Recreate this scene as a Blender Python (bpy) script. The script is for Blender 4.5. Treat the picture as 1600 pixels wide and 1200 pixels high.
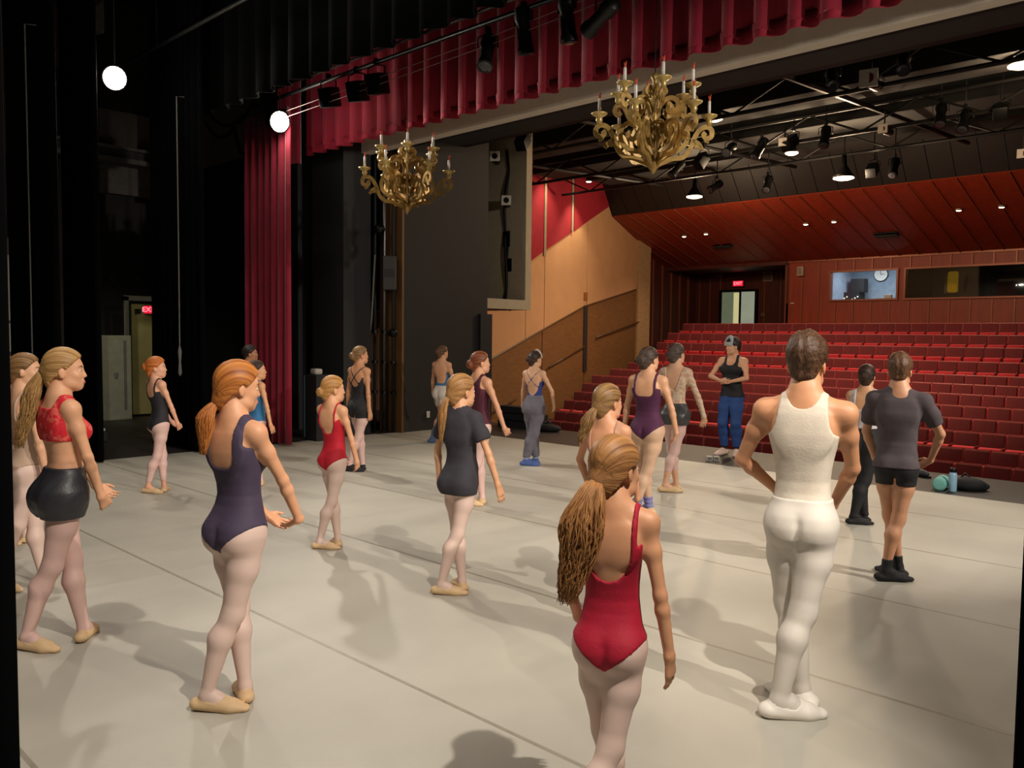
import bpy, bmesh, math, random
import numpy as np
from mathutils import Vector, Matrix, Euler
random.seed(7); np.random.seed(7)
for o in list(bpy.data.objects): bpy.data.objects.remove(o)
SC = bpy.context.scene; COL = SC.collection
PI = math.pi

# ------------------------------------------------------------------ camera
FPX, CAMH = 1290.0, 1.78
YAW, PIT, ROLL = [math.radians(a) for a in (43.66, 3.35, 0.63)]
FW = np.array([-math.sin(YAW)*math.cos(PIT), math.cos(YAW)*math.cos(PIT), -math.sin(PIT)])
_r = np.array([math.cos(YAW), math.sin(YAW), 0.0]); _u = np.cross(_r, FW)
RT = math.cos(ROLL)*_r + math.sin(ROLL)*_u
UP = -math.sin(ROLL)*_r + math.cos(ROLL)*_u
CPOS = np.array([0, 0, CAMH])
cam = bpy.data.cameras.new('camera'); cam.sensor_width = 36; cam.lens = FPX/1600*36
cam.clip_start = 0.05; cam.clip_end = 200
camo = bpy.data.objects.new('camera', cam); COL.objects.link(camo)
camo.matrix_world = Matrix(((RT[0], UP[0], -FW[0], 0), (RT[1], UP[1], -FW[1], 0), (RT[2], UP[2], -FW[2], CAMH), (0, 0, 0, 1)))
SC.camera = camo
def at(x, y, **k):
    """a point of the place: the sight line of a measured pixel met with a known plane or depth"""
    (a, v), = k.items()
    d = FW + RT*(x-800)/FPX - UP*(y-600)/FPX
    if a == 'D': return CPOS + d*v
    i = 'XYZ'.index(a)
    return CPOS + d*(v-CPOS[i])/d[i]

# ------------------------------------------------------------------ world, exposure, large lights
SC.view_settings.view_transform = 'Standard'; SC.view_settings.look = 'None'
SC.view_settings.gamma = 1; SC.view_settings.use_curve_mapping = False
SC.view_settings.exposure = 0.0
w = bpy.data.worlds.new('world'); SC.world = w; w.use_nodes = True
w.node_tree.nodes['Background'].inputs[0].default_value = (0.55, 0.5, 0.45, 1)
w.node_tree.nodes['Background'].inputs[1].default_value = 0.012
def spot(name, loc, target, power, size_deg, col=(1, .87, .70), blend=.5, rad=.09):
    l = bpy.data.lights.new(name, 'SPOT'); l.energy = power; l.spot_size = math.radians(size_deg); l.spot_blend = blend
    l.color = col; l.shadow_soft_size = rad
    o = bpy.data.objects.new(name, l); COL.objects.link(o); o.location = loc
    d = Vector(target)-Vector(loc); o.rotation_euler = d.to_track_quat('-Z', 'Y').to_euler(); return o
def area(name, loc, target, power, sx, sy, col=(1, .9, .76)):
    l = bpy.data.lights.new(name, 'AREA'); l.shape = 'RECTANGLE'; l.size = sx; l.size_y = sy; l.energy = power; l.color = col
    o = bpy.data.objects.new(name, l); COL.objects.link(o); o.location = loc
    d = Vector(target)-Vector(loc); o.rotation_euler = d.to_track_quat('-Z', 'Y').to_euler(); return o
WARM = (1, .90, .78)
# stage work lights: far end of the pipes (in view) and the near end of the same pipes
spot('work_light_far_a', (-11.55, 4.48, 5.12), (-3.5, 4.4, .3), 200, 130, WARM)
spot('work_light_far_b', (-11.15, 6.74, 4.92), (-3.5, 7.9, .3), 520, 84, WARM)
spot('work_light_near_a', (3.4, 3.8, 5.0), (-6.6, 4.6, .2), 1650, 43, WARM, .6, .05)
spot('work_light_near_b', (.8, 1.75, 5.5), (-4.1, 1.6, .0), 1250, 66, WARM, .4, .05)
spot('work_light_near_c', (3.0, 6.8, 4.6), (-6.0, 8.6, 1.0), 2000, 60, WARM, .5, .06)
# unseen soft fill added overhead between the borders, front light from the house catwalk
area('fill_upstage', (-5.0, .6, 7.4), (-4.0, 2.6, 0), 170, 9, .5, WARM)
area('fill_midstage', (-5.0, 5.0, 7.4), (-5.0, 5.0, 0), 40, 9, .5, WARM)
spot('catwalk_front_a', (-8.0, 14.0, 5.8), (-7.5, 9.8, 0), 300, 60, WARM, .8, .1)
spot('catwalk_front_b', (-3.0, 14.0, 5.8), (-3.0, 9.8, 0), 560, 56, WARM, .8, .1)

# ------------------------------------------------------------------ materials
def lin(c):
    if isinstance(c, str): c = tuple(int(c[i:i+2], 16)/255 for i in (0, 2, 4))
    return tuple(x/12.92 if x <= .04045 else ((x+.055)/1.055)**2.4 for x in c)
_M = {}
def mat(name, col, rough=.7, metal=0, var=.12, scale=8, bump=0, bscale=60, emit=0, sheen=0, stretch=None, coat=0, trans=0, spec=None):
    if name in _M: return _M[name]
    m = bpy.data.materials.new(name); m.use_nodes = True; nt = m.node_tree; N, L = nt.nodes, nt.links
    b = N['Principled BSDF']; c = lin(col)
    b.inputs['Roughness'].default_value = rough; b.inputs['Metallic'].default_value = metal
    if sheen: b.inputs['Sheen Weight'].default_value = sheen; b.inputs['Sheen Roughness'].default_value = .4
    if coat: b.inputs['Coat Weight'].default_value = coat
    if spec is not None: b.inputs['Specular IOR Level'].default_value = spec
    if trans: b.inputs['Transmission Weight'].default_value = trans
    tc = N.new('ShaderNodeTexCoord'); src = tc.outputs['Object']
    if stretch:
        mp = N.new('ShaderNodeMapping'); mp.inputs['Scale'].default_value = stretch; L.new(src, mp.inputs[0]); src = mp.outputs[0]
    if var:
        n = N.new('ShaderNodeTexNoise'); n.inputs['Scale'].default_value = scale; n.inputs['Detail'].default_value = 5; L.new(src, n.inputs[0])
        r = N.new('ShaderNodeValToRGB'); L.new(n.outputs[0], r.inputs[0])
        r.color_ramp.elements[0].position = .3; r.color_ramp.elements[1].position = .7
        r.color_ramp.elements[0].color = (*[x*(1-var) for x in c], 1); r.color_ramp.elements[1].color = (*[min(1, x*(1+var)) for x in c], 1)
        L.new(r.outputs[0], b.inputs['Base Color'])
    else: b.inputs['Base Color'].default_value = (*c, 1)
    if emit:
        b.inputs['Emission Color'].default_value = (*c, 1); b.inputs['Emission Strength'].default_value = emit
    if bump:
        n2 = N.new('ShaderNodeTexNoise'); n2.inputs['Scale'].default_value = bscale; n2.inputs['Detail'].default_value = 4; L.new(src, n2.inputs[0])
        bp = N.new('ShaderNodeBump'); bp.inputs['Strength'].default_value = bump; bp.inputs['Distance'].default_value = .01
        L.new(n2.outputs[0], bp.inputs['Height']); L.new(bp.outputs[0], b.inputs['Normal'])
    _M[name] = m; return m
def hair_mat(name, c1, c2):
    if name in _M: return _M[name]
    m = bpy.data.materials.new(name); m.use_nodes = True; nt = m.node_tree; N, L = nt.nodes, nt.links
    b = N['Principled BSDF']; b.inputs['Roughness'].default_value = .5; b.inputs['Specular IOR Level'].default_value = .35
    a = N.new('ShaderNodeAttribute'); a.attribute_name = 'strand'
    n = N.new('ShaderNodeTexNoise'); n.inputs['Scale'].default_value = 1.0; n.inputs['Detail'].default_value = 3; L.new(a.outputs['Vector'], n.inputs[0])
    r = N.new('ShaderNodeValToRGB'); L.new(n.outputs[0], r.inputs[0])
    r.color_ramp.elements[0].position = .32; r.color_ramp.elements[1].position = .68
    r.color_ramp.elements[0].color = (*lin(c1), 1); r.color_ramp.elements[1].color = (*lin(c2), 1)
    L.new(r.outputs[0], b.inputs['Base Color'])
    bp = N.new('ShaderNodeBump'); bp.inputs['Strength'].default_value = .55; bp.inputs['Distance'].default_value = .006
    L.new(n.outputs[0], bp.inputs['Height']); L.new(bp.outputs[0], b.inputs['Normal'])
    _M[name] = m; return m
def lace_mat(name, col, ground, scale=55, thr=.5):
    if name in _M: return _M[name]
    m = bpy.data.materials.new(name); m.use_nodes = True; nt = m.node_tree; N, L = nt.nodes, nt.links
    b = N['Principled BSDF']; b.inputs['Roughness'].default_value = .7
    tc = N.new('ShaderNodeTexCoord'); n = N.new('ShaderNodeTexVoronoi'); n.feature = 'DISTANCE_TO_EDGE'; n.inputs['Scale'].default_value = scale
    nn = N.new('ShaderNodeTexNoise'); nn.inputs['Scale'].default_value = scale*.5; nn.inputs['Detail'].default_value = 3
    mx = N.new('ShaderNodeMath'); mx.operation = 'MULTIPLY'
    L.new(tc.outputs['Object'], n.inputs[0]); L.new(tc.outputs['Object'], nn.inputs[0])
    r = N.new('ShaderNodeValToRGB'); L.new(nn.outputs[0], r.inputs[0])
    r.color_ramp.elements[0].position = thr-.04; r.color_ramp.elements[1].position = thr+.04
    r.color_ramp.elements[0].color = (*lin(ground), 1); r.color_ramp.elements[1].color = (*lin(col), 1)
    L.new(r.outputs[0], b.inputs['Base Color'])
    bp = N.new('ShaderNodeBump'); bp.inputs['Strength'].default_value = .4; bp.inputs['Distance'].default_value = .004
    L.new(n.outputs[0], bp.inputs['Height']); L.new(bp.outputs[0], b.inputs['Normal'])
    _M[name] = m; return m
def glow(name, col, strength):
    if name in _M: return _M[name]
    m = bpy.data.materials.new(name); m.use_nodes = True; nt = m.node_tree
    e = nt.nodes.new('ShaderNodeEmission'); e.inputs[0].default_value = (*lin(col), 1); e.inputs[1].default_value = strength
    nt.links.new(e.outputs[0], nt.nodes['Material Output'].inputs[0]); _M[name] = m; return m

# ------------------------------------------------------------------ builders
def link(name, me, m, parent=None, smooth=False):
    if m is not None and not me.materials: me.materials.append(m)
    if smooth: me.polygons.foreach_set('use_smooth', np.ones(len(me.polygons), bool))
    o = bpy.data.objects.new(name, me); COL.objects.link(o)
    if parent: o.parent = parent
    return o
def tag(o, label=None, cat=None, group=None, kind=None):
    if label: o['label'] = label
    if cat: o['category'] = cat
    if group: o['group'] = group
    if kind: o['kind'] = kind
    return o
def empty(name, loc, rz=0, label=None, cat=None, group=None, kind=None, parent=None):
    o = bpy.data.objects.new(name, None); COL.objects.link(o); o.location = loc; o.rotation_euler = (0, 0, rz); o.empty_display_size = .1
    if parent: o.parent = parent
    return tag(o, label, cat, group, kind)
class MB:
    def __init__(s): s.v = []; s.f = []
    def add(s, v, f):
        n = len(s.v); s.v += [tuple(map(float, p)) for p in v]; s.f += [tuple(i+n for i in q) for q in f]; return s
    def box(s, lo, hi):
        x0, y0, z0 = lo; x1, y1, z1 = hi
        return s.add([(x0, y0, z0), (x1, y0, z0), (x1, y1, z0), (x0, y1, z0), (x0, y0, z1), (x1, y0, z1), (x1, y1, z1), (x0, y1, z1)],
                     [(0, 3, 2, 1), (4, 5, 6, 7), (0, 1, 5, 4), (1, 2, 6, 5), (2, 3, 7, 6), (3, 0, 4, 7)])
    def bbox(s, c, size, b=.01, R=None):
        """bevelled box"""
        bm = bmesh.new(); bmesh.ops.create_cube(bm, size=1)
        for v in bm.verts: v.co = Vector((v.co.x*size[0], v.co.y*size[1], v.co.z*size[2]))
        bmesh.ops.bevel(bm, geom=list(bm.edges), offset=b, segments=2, affect='EDGES', profile=.6)
        R = R or Matrix.Identity(3)
        vs = [R @ v.co + Vector(c) for v in bm.verts]; bm.verts.index_update()
        s.add(vs, [[v.index for v in f.verts] for f in bm.faces]); bm.free(); return s
    def tube(s, pts, r, n=8, cap=True):
        pts = [Vector(p) for p in pts]; k = len(pts)
        rs = r if hasattr(r, '__len__') else [r]*k
        vs = []; fs = []; up = Vector((0, 0, 1)); prev = None
        for i, p in enumerate(pts):
            t = (pts[min(i+1, k-1)]-pts[max(i-1, 0)]).normalized()
            if prev is None: a = t.cross(up if abs(t.z) < .9 else Vector((1, 0, 0))).normalized()
            else: a = (prev - t*prev.dot(t)).normalized()
            prev = a; b = t.cross(a)
            for j in range(n):
                th = 2*PI*j/n; vs.append(p + (a*math.cos(th)+b*math.sin(th))*rs[i])
        for i in range(k-1):
            for j in range(n): fs.append((i*n+j, i*n+(j+1) % n, (i+1)*n+(j+1) % n, (i+1)*n+j))
        if cap: fs.append(tuple(range(n-1, -1, -1))); fs.append(tuple((k-1)*n+j for j in range(n)))
        return s.add(vs, fs)
    def lathe(s, prof, n=16, c=(0, 0, 0), R=None):
        vs = []; fs = []; R = R or Matrix.Identity(3)
        for r, z in prof:
            for j in range(n):
                th = 2*PI*j/n; vs.append(R @ Vector((r*math.cos(th), r*math.sin(th), z)) + Vector(c))
        k = len(prof)
        for i in range(k-1):
            for j in range(n): fs.append((i*n+j, i*n+(j+1) % n, (i+1)*n+(j+1) % n, (i+1)*n+j))
        fs.append(tuple(range(n-1, -1, -1))); fs.append(tuple((k-1)*n+j for j in range(n)))
        return s.add(vs, fs)
    def ellip(s, c, r, n=12, k=8, R=None):
        prof = []
        vs = []; fs = []; R = R or Matrix.Identity(3)
        for i in range(k+1):
            ph = -PI/2+PI*i/k
            for j in range(n):
                th = 2*PI*j/n
                vs.append(R @ Vector((r[0]*math.cos(ph)*math.cos(th), r[1]*math.cos(ph)*math.sin(th), r[2]*math.sin(ph))) + Vector(c))
        for i in range(k):
            for j in range(n): fs.append((i*n+j, i*n+(j+1) % n, (i+1)*n+(j+1) % n, (i+1)*n+j))
        return s.add(vs, fs)
    def prism(s, poly, vec):
        """polygon (3-D points) pushed along vec"""
        n = len(poly); vec = Vector(vec); p = [Vector(q) for q in poly]
        return s.add(p+[q+vec for q in p], [tuple(range(n-1, -1, -1)), tuple(range(n, 2*n))]+[(i, (i+1) % n, n+(i+1) % n, n+i) for i in range(n)])
    def mesh(s, name):
        me = bpy.data.meshes.new(name); me.from_pydata(s.v, [], s.f); me.validate(); 
        bm = bmesh.new(); bm.from_mesh(me); bmesh.ops.recalc_face_normals(bm, faces=bm.faces); bm.to_mesh(me); bm.free(); return me
    def build(s, name, m, parent=None, smooth=False): return link(name, s.mesh(name), m, parent, smooth)
def smooth_angle(o, deg=40):
    o.data.polygons.foreach_set('use_smooth', np.ones(len(o.data.polygons), bool))
    o.data.set_sharp_from_angle(angle=math.radians(deg)); return o
def drape(name, a, b, z0, z1, foldw, amp, m, parent=None, flare=.25, seed=0, thick=.012, hem=None, rows=8, bunch=0):
    """pleated cloth hanging from a to b (xy), folds about foldw wide"""
    rnd = random.Random(seed); a = np.array(a[:2], float); b = np.array(b[:2], float); L = np.linalg.norm(b-a); t = (b-a)/L; nrm = np.array([-t[1], t[0]])
    nf = max(2, int(L/foldw)); cols = nf*8; v = []; f = []
    off = [rnd.uniform(.7, 1.25) for _ in range(nf+2)]; sk = [rnd.uniform(-.3, .3) for _ in range(nf+2)]
    for i in range(rows+1):
        u = i/rows; z = z1+(z0-z1)*u
        for j in range(cols+1):
            q = j/8; k = int(q); s_ = q-k
            wv = math.sin(2*PI*(s_+sk[k]*s_*(1-s_)*u)); wv = math.copysign(abs(wv)**.75, wv)
            A = amp*off[k]*(1-.5*s_)+amp*off[k+1]*.5*s_
            d = A*wv*(1-flare+flare*2*u)
            zz = z + (hem(q) if hem and i == rows else 0)
            p = a+t*L*(j/cols)+nrm*d; v.append((p[0], p[1], zz))
    for i in range(rows):
        for j in range(cols): f.append((i*(cols+1)+j, i*(cols+1)+j+1, (i+1)*(cols+1)+j+1, (i+1)*(cols+1)+j))
    me = bpy.data.meshes.new(name); me.from_pydata(v, [], f); o = link(name, me, m, parent, True)
    md = o.modifiers.new('thickness', 'SOLIDIFY'); md.thickness = thick; return o

# ------------------------------------------------------------------ implicit figures
def smin(a, b, k):
    h = np.maximum(k-np.abs(a-b), 0)/k
    return np.minimum(a, b)-h*h*k*.25
def surfnet(D, lo, v):
    S = D < 0; nx, ny, nz = D.shape
    c = S[:-1, :-1, :-1].astype(np.int8)
    cnt = np.zeros((nx-1, ny-1, nz-1), np.int8)
    for dx in (0, 1):
        for dy in (0, 1):
            for dz in (0, 1): cnt += S[dx:nx-1+dx, dy:ny-1+dy, dz:nz-1+dz]
    act = np.argwhere((cnt > 0) & (cnt < 8))
    if len(act) == 0: return np.zeros((0, 3)), np.zeros((0, 4), int)
    idx = np.full(cnt.shape, -1, np.int32); idx[tuple(act.T)] = np.arange(len(act))
    cor = [(dx, dy, dz) for dx in (0, 1) for dy in (0, 1) for dz in (0, 1)]
    V = [D[act[:, 0]+a, act[:, 1]+b, act[:, 2]+c_] for a, b, c_ in cor]
    acc = np.zeros((len(act), 3)); n = np.zeros(len(act))
    for i in range(8):
        for j in range(i+1, 8):
            df = np.abs(np.subtract(cor[i], cor[j]))
            if df.sum() != 1: continue
            m = (V[i] < 0) != (V[j] < 0)
            t = np.where(m, V[i]/np.where(m, V[i]-V[j], 1), 0)
            p = np.array(cor[i])+(np.subtract(cor[j], cor[i]))*t[:, None]
            acc += p*m[:, None]; n += m
    verts = (act+acc/n[:, None])*v+lo
    Q = []
    for ax in range(3):
        sl0 = [slice(None)]*3; sl1 = [slice(None)]*3; sl0[ax] = slice(0, -1); sl1[ax] = slice(1, None)
        e = S[tuple(sl0)] != S[tuple(sl1)]; E_ = np.argwhere(e)
        b, c_ = [(1, 2), (2, 0), (0, 1)][ax]
        ok = (E_[:, b] > 0) & (E_[:, c_] > 0) & (E_[:, b] < D.shape[b]-1) & (E_[:, c_] < D.shape[c_]-1); E_ = E_[ok]
        def g(db, dc):
            q = E_.copy(); q[:, b] += db; q[:, c_] += dc; return idx[tuple(q.T)]
        quad = np.stack([g(-1, -1), g(0, -1), g(0, 0), g(-1, 0)], 1)
        flip = ~S[tuple(E_.T)]
        quad[flip] = quad[flip][:, ::-1]; Q.append(quad)
    return verts, np.concatenate(Q)
def np_mesh(name, V, Q):
    me = bpy.data.meshes.new(name); me.vertices.add(len(V)); me.vertices.foreach_set('co', V.astype(np.float32).ravel())
    me.loops.add(Q.size); me.loops.foreach_set('vertex_index', Q.astype(np.int32).ravel())
    me.polygons.add(len(Q)); me.polygons.foreach_set('loop_start', np.arange(0, Q.size, 4, dtype=np.int32))
    me.update(calc_edges=True); me.validate()
    me.polygons.foreach_set('use_smooth', np.ones(len(me.polygons), bool)); return me
def relax(V, Q, it=2, lam=.5):
    V = V.copy()
    for _ in range(it):
        acc = np.zeros_like(V); n = np.zeros(len(V))
        for i in range(4):
            a, b = Q[:, i], Q[:, (i+1) % 4]
            for k in range(3):
                acc[:, k] += np.bincount(a, V[b, k], len(V))+np.bincount(b, V[a, k], len(V))
            n += np.bincount(a, minlength=len(V))+np.bincount(b, minlength=len(V))
        V += lam*(acc/np.maximum(n, 1)[:, None]-V)
    return V
def rot(ax, deg):
    return np.array(Matrix.Rotation(math.radians(deg), 3, ax))
def nz(v):
    v = np.array(v, float); return v/max(1e-9, np.linalg.norm(v))
def ik(a, c, l1, l2, pole):
    """elbow / knee between a and c, bending towards pole; returns joint and reached end"""
    a = np.array(a, float); c = np.array(c, float); d = c-a; L = np.linalg.norm(d); d = d/L
    L = min(L, (l1+l2)*.998); c = a+d*L
    x = (l1*l1-l2*l2+L*L)/(2*L); hgt = math.sqrt(max(0, l1*l1-x*x))
    p = np.array(pole, float); p = nz(p-d*(p@d)); return a+d*x+p*hgt, c
M_ = .085
class Fig:
    """signed distance fields of one figure, by body group, on one grid"""
    def __init__(s, vox): s.v = vox; s.pr = {}
    def cone(s, g, a, b, ra, rb, k=.01, n=None, f=1): s.pr.setdefault(g, []).append(('c', np.array(a, float), np.array(b, float), ra, rb, k, None if n is None else nz(n), f))
    def ell(s, g, c, r, R=None, k=.01): s.pr.setdefault(g, []).append(('e', np.array(c, float), np.array(r, float), np.eye(3) if R is None else R, k))
    def fn(s, g, lo, hi, f, k=.01): s.pr.setdefault(g, []).append(('f', np.array(lo, float), np.array(hi, float), f, k))
    def bb(s, p):
        if p[0] == 'c': r = max(p[3], p[4]); return np.minimum(p[1], p[2])-r, np.maximum(p[1], p[2])+r
        if p[0] == 'e': r = p[2].max(); return p[1]-r, p[1]+r
        return p[1], p[2]
    def solve(s):
        bbs = [s.bb(p) for l in s.pr.values() for p in l]
        s.lo = np.min([b[0] for b in bbs], 0)-M_; hi = np.max([b[1] for b in bbs], 0)+M_
        s.n = np.ceil((hi-s.lo)/s.v).astype(int)+1
        s.ax = [s.lo[i]+np.arange(s.n[i])*s.v for i in range(3)]
        s.F = {}
        for g, l in s.pr.items():
            F = np.full(s.n, 1.0, np.float32)
            for p in l:
                b0, b1 = s.bb(p)
                i0 = np.clip(np.floor((b0-M_-s.lo)/s.v).astype(int), 0, s.n-1); i1 = np.clip(np.ceil((b1+M_-s.lo)/s.v).astype(int)+1, 0, s.n)
                sl = tuple(slice(i0[i], i1[i]) for i in range(3))
                x = s.ax[0][sl[0]].astype(np.float32)[:, None, None]; y = s.ax[1][sl[1]].astype(np.float32)[None, :, None]; z = s.ax[2][sl[2]].astype(np.float32)[None, None, :]
                if p[0] == 'c':
                    _, a, b, ra, rb, k, n, f = p; ba = b-a; L2 = max(1e-9, ba@ba)
                    X, Y, Z = x-a[0], y-a[1], z-a[2]
                    t = np.clip((X*ba[0]+Y*ba[1]+Z*ba[2])/L2, 0, 1)
                    X = X-t*ba[0]; Y = Y-t*ba[1]; Z = Z-t*ba[2]; q = X*X+Y*Y+Z*Z
                    if n is not None: qn = X*n[0]+Y*n[1]+Z*n[2]; q = q+(f*f-1)*qn*qn
                    d = np.sqrt(q)-(ra+(rb-ra)*t)
                elif p[0] == 'e':
                    _, c, r, R, k = p; X, Y, Z = x-c[0], y-c[1], z-c[2]
                    u_ = [(X*R[0, i]+Y*R[1, i]+Z*R[2, i])/r[i] for i in range(3)]
                    q = np.sqrt(u_[0]**2+u_[1]**2+u_[2]**2); q2 = np.sqrt((u_[0]/r[0])**2+(u_[1]/r[1])**2+(u_[2]/r[2])**2)
                    d = q*(q-1)/np.maximum(q2, 1e-6)
                else: d = p[3](x, y, z); k = p[4]
                F[sl] = smin(F[sl], d.astype(np.float32), k)
            s.F[g] = F
    def sub(s, lo, hi):
        i0 = np.clip(np.floor((np.array(lo)-s.lo)/s.v).astype(int), 0, s.n-2); i1 = np.clip(np.ceil((np.array(hi)-s.lo)/s.v).astype(int)+1, 2, s.n)
        sl = tuple(slice(i0[i], i1[i]) for i in range(3))
        x = s.ax[0][sl[0]].astype(np.float32)[:, None, None]; y = s.ax[1][sl[1]].astype(np.float32)[None, :, None]; z = s.ax[2][sl[2]].astype(np.float32)[None, None, :]
        return sl, x, y, z, s.lo+i0*s.v
    def skin(s, name, D, lo, m, parent, it=1):
        D = np.pad(D, 1, constant_values=1.0)
        V, Q = surfnet(D, lo-s.v, s.v)
        if len(V) == 0: return None
        V = relax(V, Q, it, .5)
        return link(name, np_mesh(name, V, Q), m, parent)

TZ = np.array([.445, .47, .50, .53, .56, .59, .62, .65, .68, .715, .745, .775, .80, .82, .838, .86])
PROF = {  # half widths, half depths, centre offset in depth (fractions of height)
 'w': ([.060, .082, .096, .096, .088, .076, .068, .069, .074, .080, .084, .085, .083, .070, .045, .030],
       [.050, .066, .072, .070, .062, .054, .050, .051, .055, .060, .062, .057, .050, .042, .034, .031],
       [-.004, -.008, -.010, -.008, -.002, .004, .006, .004, .000, -.002, -.003, -.006, -.010, -.012, -.012, -.008]),
 'm': ([.058, .078, .088, .088, .084, .079, .076, .079, .085, .093, .100, .103, .100, .082, .050, .034],
       [.050, .066, .070, .068, .062, .057, .055, .057, .061, .066, .068, .063, .055, .046, .038, .035],
       [-.004, -.008, -.010, -.008, -.002, .003, .004, .002, .000, -.002, -.003, -.006, -.010, -.012, -.012, -.008]),
 'k': ([.058, .076, .086, .086, .081, .074, .069, .069, .072, .076, .079, .079, .076, .064, .042, .029],
       [.048, .062, .066, .064, .058, .053, .050, .051, .053, .056, .057, .053, .047, .040, .033, .030],
       [-.004, -.008, -.010, -.008, -.002, .004, .006, .004, .000, -.002, -.003, -.006, -.010, -.012, -.012, -.008])}
def skinmat(tone): return mat('skin_'+tone, tone, rough=.5, var=.06, scale=14, bump=.05, bscale=220)
HAIRLINE = (np.array([-.125, -.095, -.07, -.045, -.03, .0, .03, .06, .085, .13]), np.array([-.083, -.075, -.066, -.045, -.02, .012, .04, .064, .083, .10]))
def fold(x, y, z, a, seed, s=1.0):
    r = np.random.RandomState(seed); d = 0
    for i in range(5):
        k = r.normal(size=3)*np.array([13, 13, 16])*s*(1+.55*i); d = d+np.sin(k[0]*x+k[1]*y+k[2]*z+r.uniform(0, 6.3))/(1+.5*i)
    return d*a/2.4

def person(label, pos, h, yaw=0, build='w', vox=.008, skin='d9a382', hair=None, wear=(), lean=(0, 0, 0), head=(0, 0), hip=None, hh=None,
           feet=None, arms=None, fat=1.0, bust=True, jewelry=()):
    """one figure: local frame faces +y, right hand +x; feet / arms give ankle and wrist targets in fractions of height"""
    F = Fig(vox); H = h; hh = (hh or (.141 if build != 'k' else .152))*h; hs = hh/.233
    root = empty('person', (pos[0], pos[1], 0), math.radians(yaw), label, 'person')
    bf = fat*{'w': .90, 'm': .895, 'k': .85}[build]; bd = fat*{'w': .93, 'm': .93, 'k': .92}[build]; legf = fat*{'w': .91, 'm': .90, 'k': .83}[build]; armf = fat*{'w': .85, 'm': 1.04, 'k': .79}[build]
    a_, b_, c_ = [np.array(q)*H*(bf if i == 0 else bd) if i < 2 else np.array(q)*H for i, q in enumerate(PROF[build])]
    if 0: a_, b_, c_ = [np.array(q)*H*fat if i < 2 else np.array(q)*H for i, q in enumerate(PROF[build])]
    if hip is None: hip = (.010, .036) if feet in (FIFTH, FOURTH) else (0, 0)
    P0 = np.array([hip[0]*H, hip[1]*H, .53*H]); Rt = rot('Z', lean[2]) @ rot('X', -lean[0]) @ rot('Y', lean[1])
    def TL(q): return P0+Rt @ (np.array(q, float)*H-np.array([0, 0, .53*H]))
    def loc(x, y, z):
        X, Y, Z = x-P0[0], y-P0[1], z-P0[2]
        return [X*Rt[0, i]+Y*Rt[1, i]+Z*Rt[2, i] for i in range(3)]
    def tors(x, y, z):
        qx, qy, qz = loc(x, y, z); qz = qz+.53*H; zz = np.clip(qz/H, TZ[0], TZ[-1])
        A = np.interp(zz, TZ, a_); B = np.interp(zz, TZ, b_); C = np.interp(zz, TZ, c_)
        ex = np.maximum(np.abs(qz/H-zz)*H, 0)
        X = qx/A; Y = (qy-C)/B; q = np.sqrt((np.abs(X)**2.3+np.abs(Y)**2.3)**(2/2.3)+(ex/(.03*H))**2)
        return (q-1)*np.minimum(A, B)*.92
    tp = [TL((sx*.12, sy*.1, sz)) for sx in (-1, 1) for sy in (-1, 1) for sz in (.43, .87)]
    F.fn('T', np.min(tp, 0), np.max(tp, 0), tors)
    for sx in (-1, 1):
        F.ell('T', TL((sx*.041*bf, -.040*bd, .497)), np.array([.050, .045, .052])*H*bf, Rt, .03*H)
        if bust and build == 'w': F.ell('T', TL((sx*.038, .040, .725)), np.array([.036, .034, .034])*H, Rt, .02*H)
        if build == 'm': F.ell('T', TL((sx*.045, .042, .745)), np.array([.05, .025, .035])*H, Rt, .03*H)
        F.ell('T', TL((sx*.046*bf, -.046*bd, .755)), np.array([.028, .010, .038])*H, Rt, .03*H)         # shoulder blade
    sw = {'w': .0875, 'm': .104, 'k': .0835}[build]*(.5+.5*fat)
    shl = {}; 
    for sx, nm in ((-1, 'L'), (1, 'R')):
        S = TL((sx*sw, -.008, .803)); shl[nm] = S
        F.cone('T', TL((sx*.02, -.014, .842)), S+np.array([0, 0, .004*H]), .0185*H, .0205*H, .03*H)
    # head and neck
    nb = TL((0, -.012, .835)); hc = TL((0, .008, 1.0)) ; hc[2] -= hh*.5; 
    hd = rot('Z', head[0]) @ rot('X', -head[1])
    def HP(q): return hc+hd @ (np.array(q, float)*hs)
    nr = {'w': .0265, 'm': .0325, 'k': .0265}[build]*H
    F.cone('N', nb, HP((0, -.022, -.055)), nr*1.08, nr*.98, .01)
    F.ell('HD', HP((0, -.014, .028)), np.array([.073, .093, .086])*hs, hd)
    F.ell('HD', HP((0, .026, -.036)), np.array([.057, .064, .074])*hs, hd, .03*hs)
    F.ell('HD', HP((0, .062, -.092)), np.array([.026, .026, .020])*hs, hd, .035*hs)
    F.ell('HD', HP((0, .062, .024)), np.array([.042, .019, .02])*hs, hd, .02*hs)                # brow
    for sx in (-1, 1):
        F.ell('HD', HP((sx*.034, .060, -.03)), np.array([.021, .020, .022])*hs, hd, .02*hs)    # cheek
        F.ell('HD', HP((sx*.042, .02, -.078)), np.array([.02, .04, .022])*hs, hd, .03*hs)       # jaw
        F.ell('E', HP((sx*.073, -.006, -.018)), np.array([.008, .018, .031])*hs, hd @ rot('Z', sx*22) @ rot('X', 12))
    F.cone('HD', HP((0, .080, .006)), HP((0, .0985, -.030)), .007*hs, .0098*hs, .014*hs)         # nose
    F.ell('HD', HP((0, .086, -.060)), np.array([.022, .011, .007])*hs, hd, .01*hs)
    F.ell('HD', HP((0, .084, -.072)), np.array([.019, .011, .007])*hs, hd, .01*hs)
    # legs
    feet = feet or STAND
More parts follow.
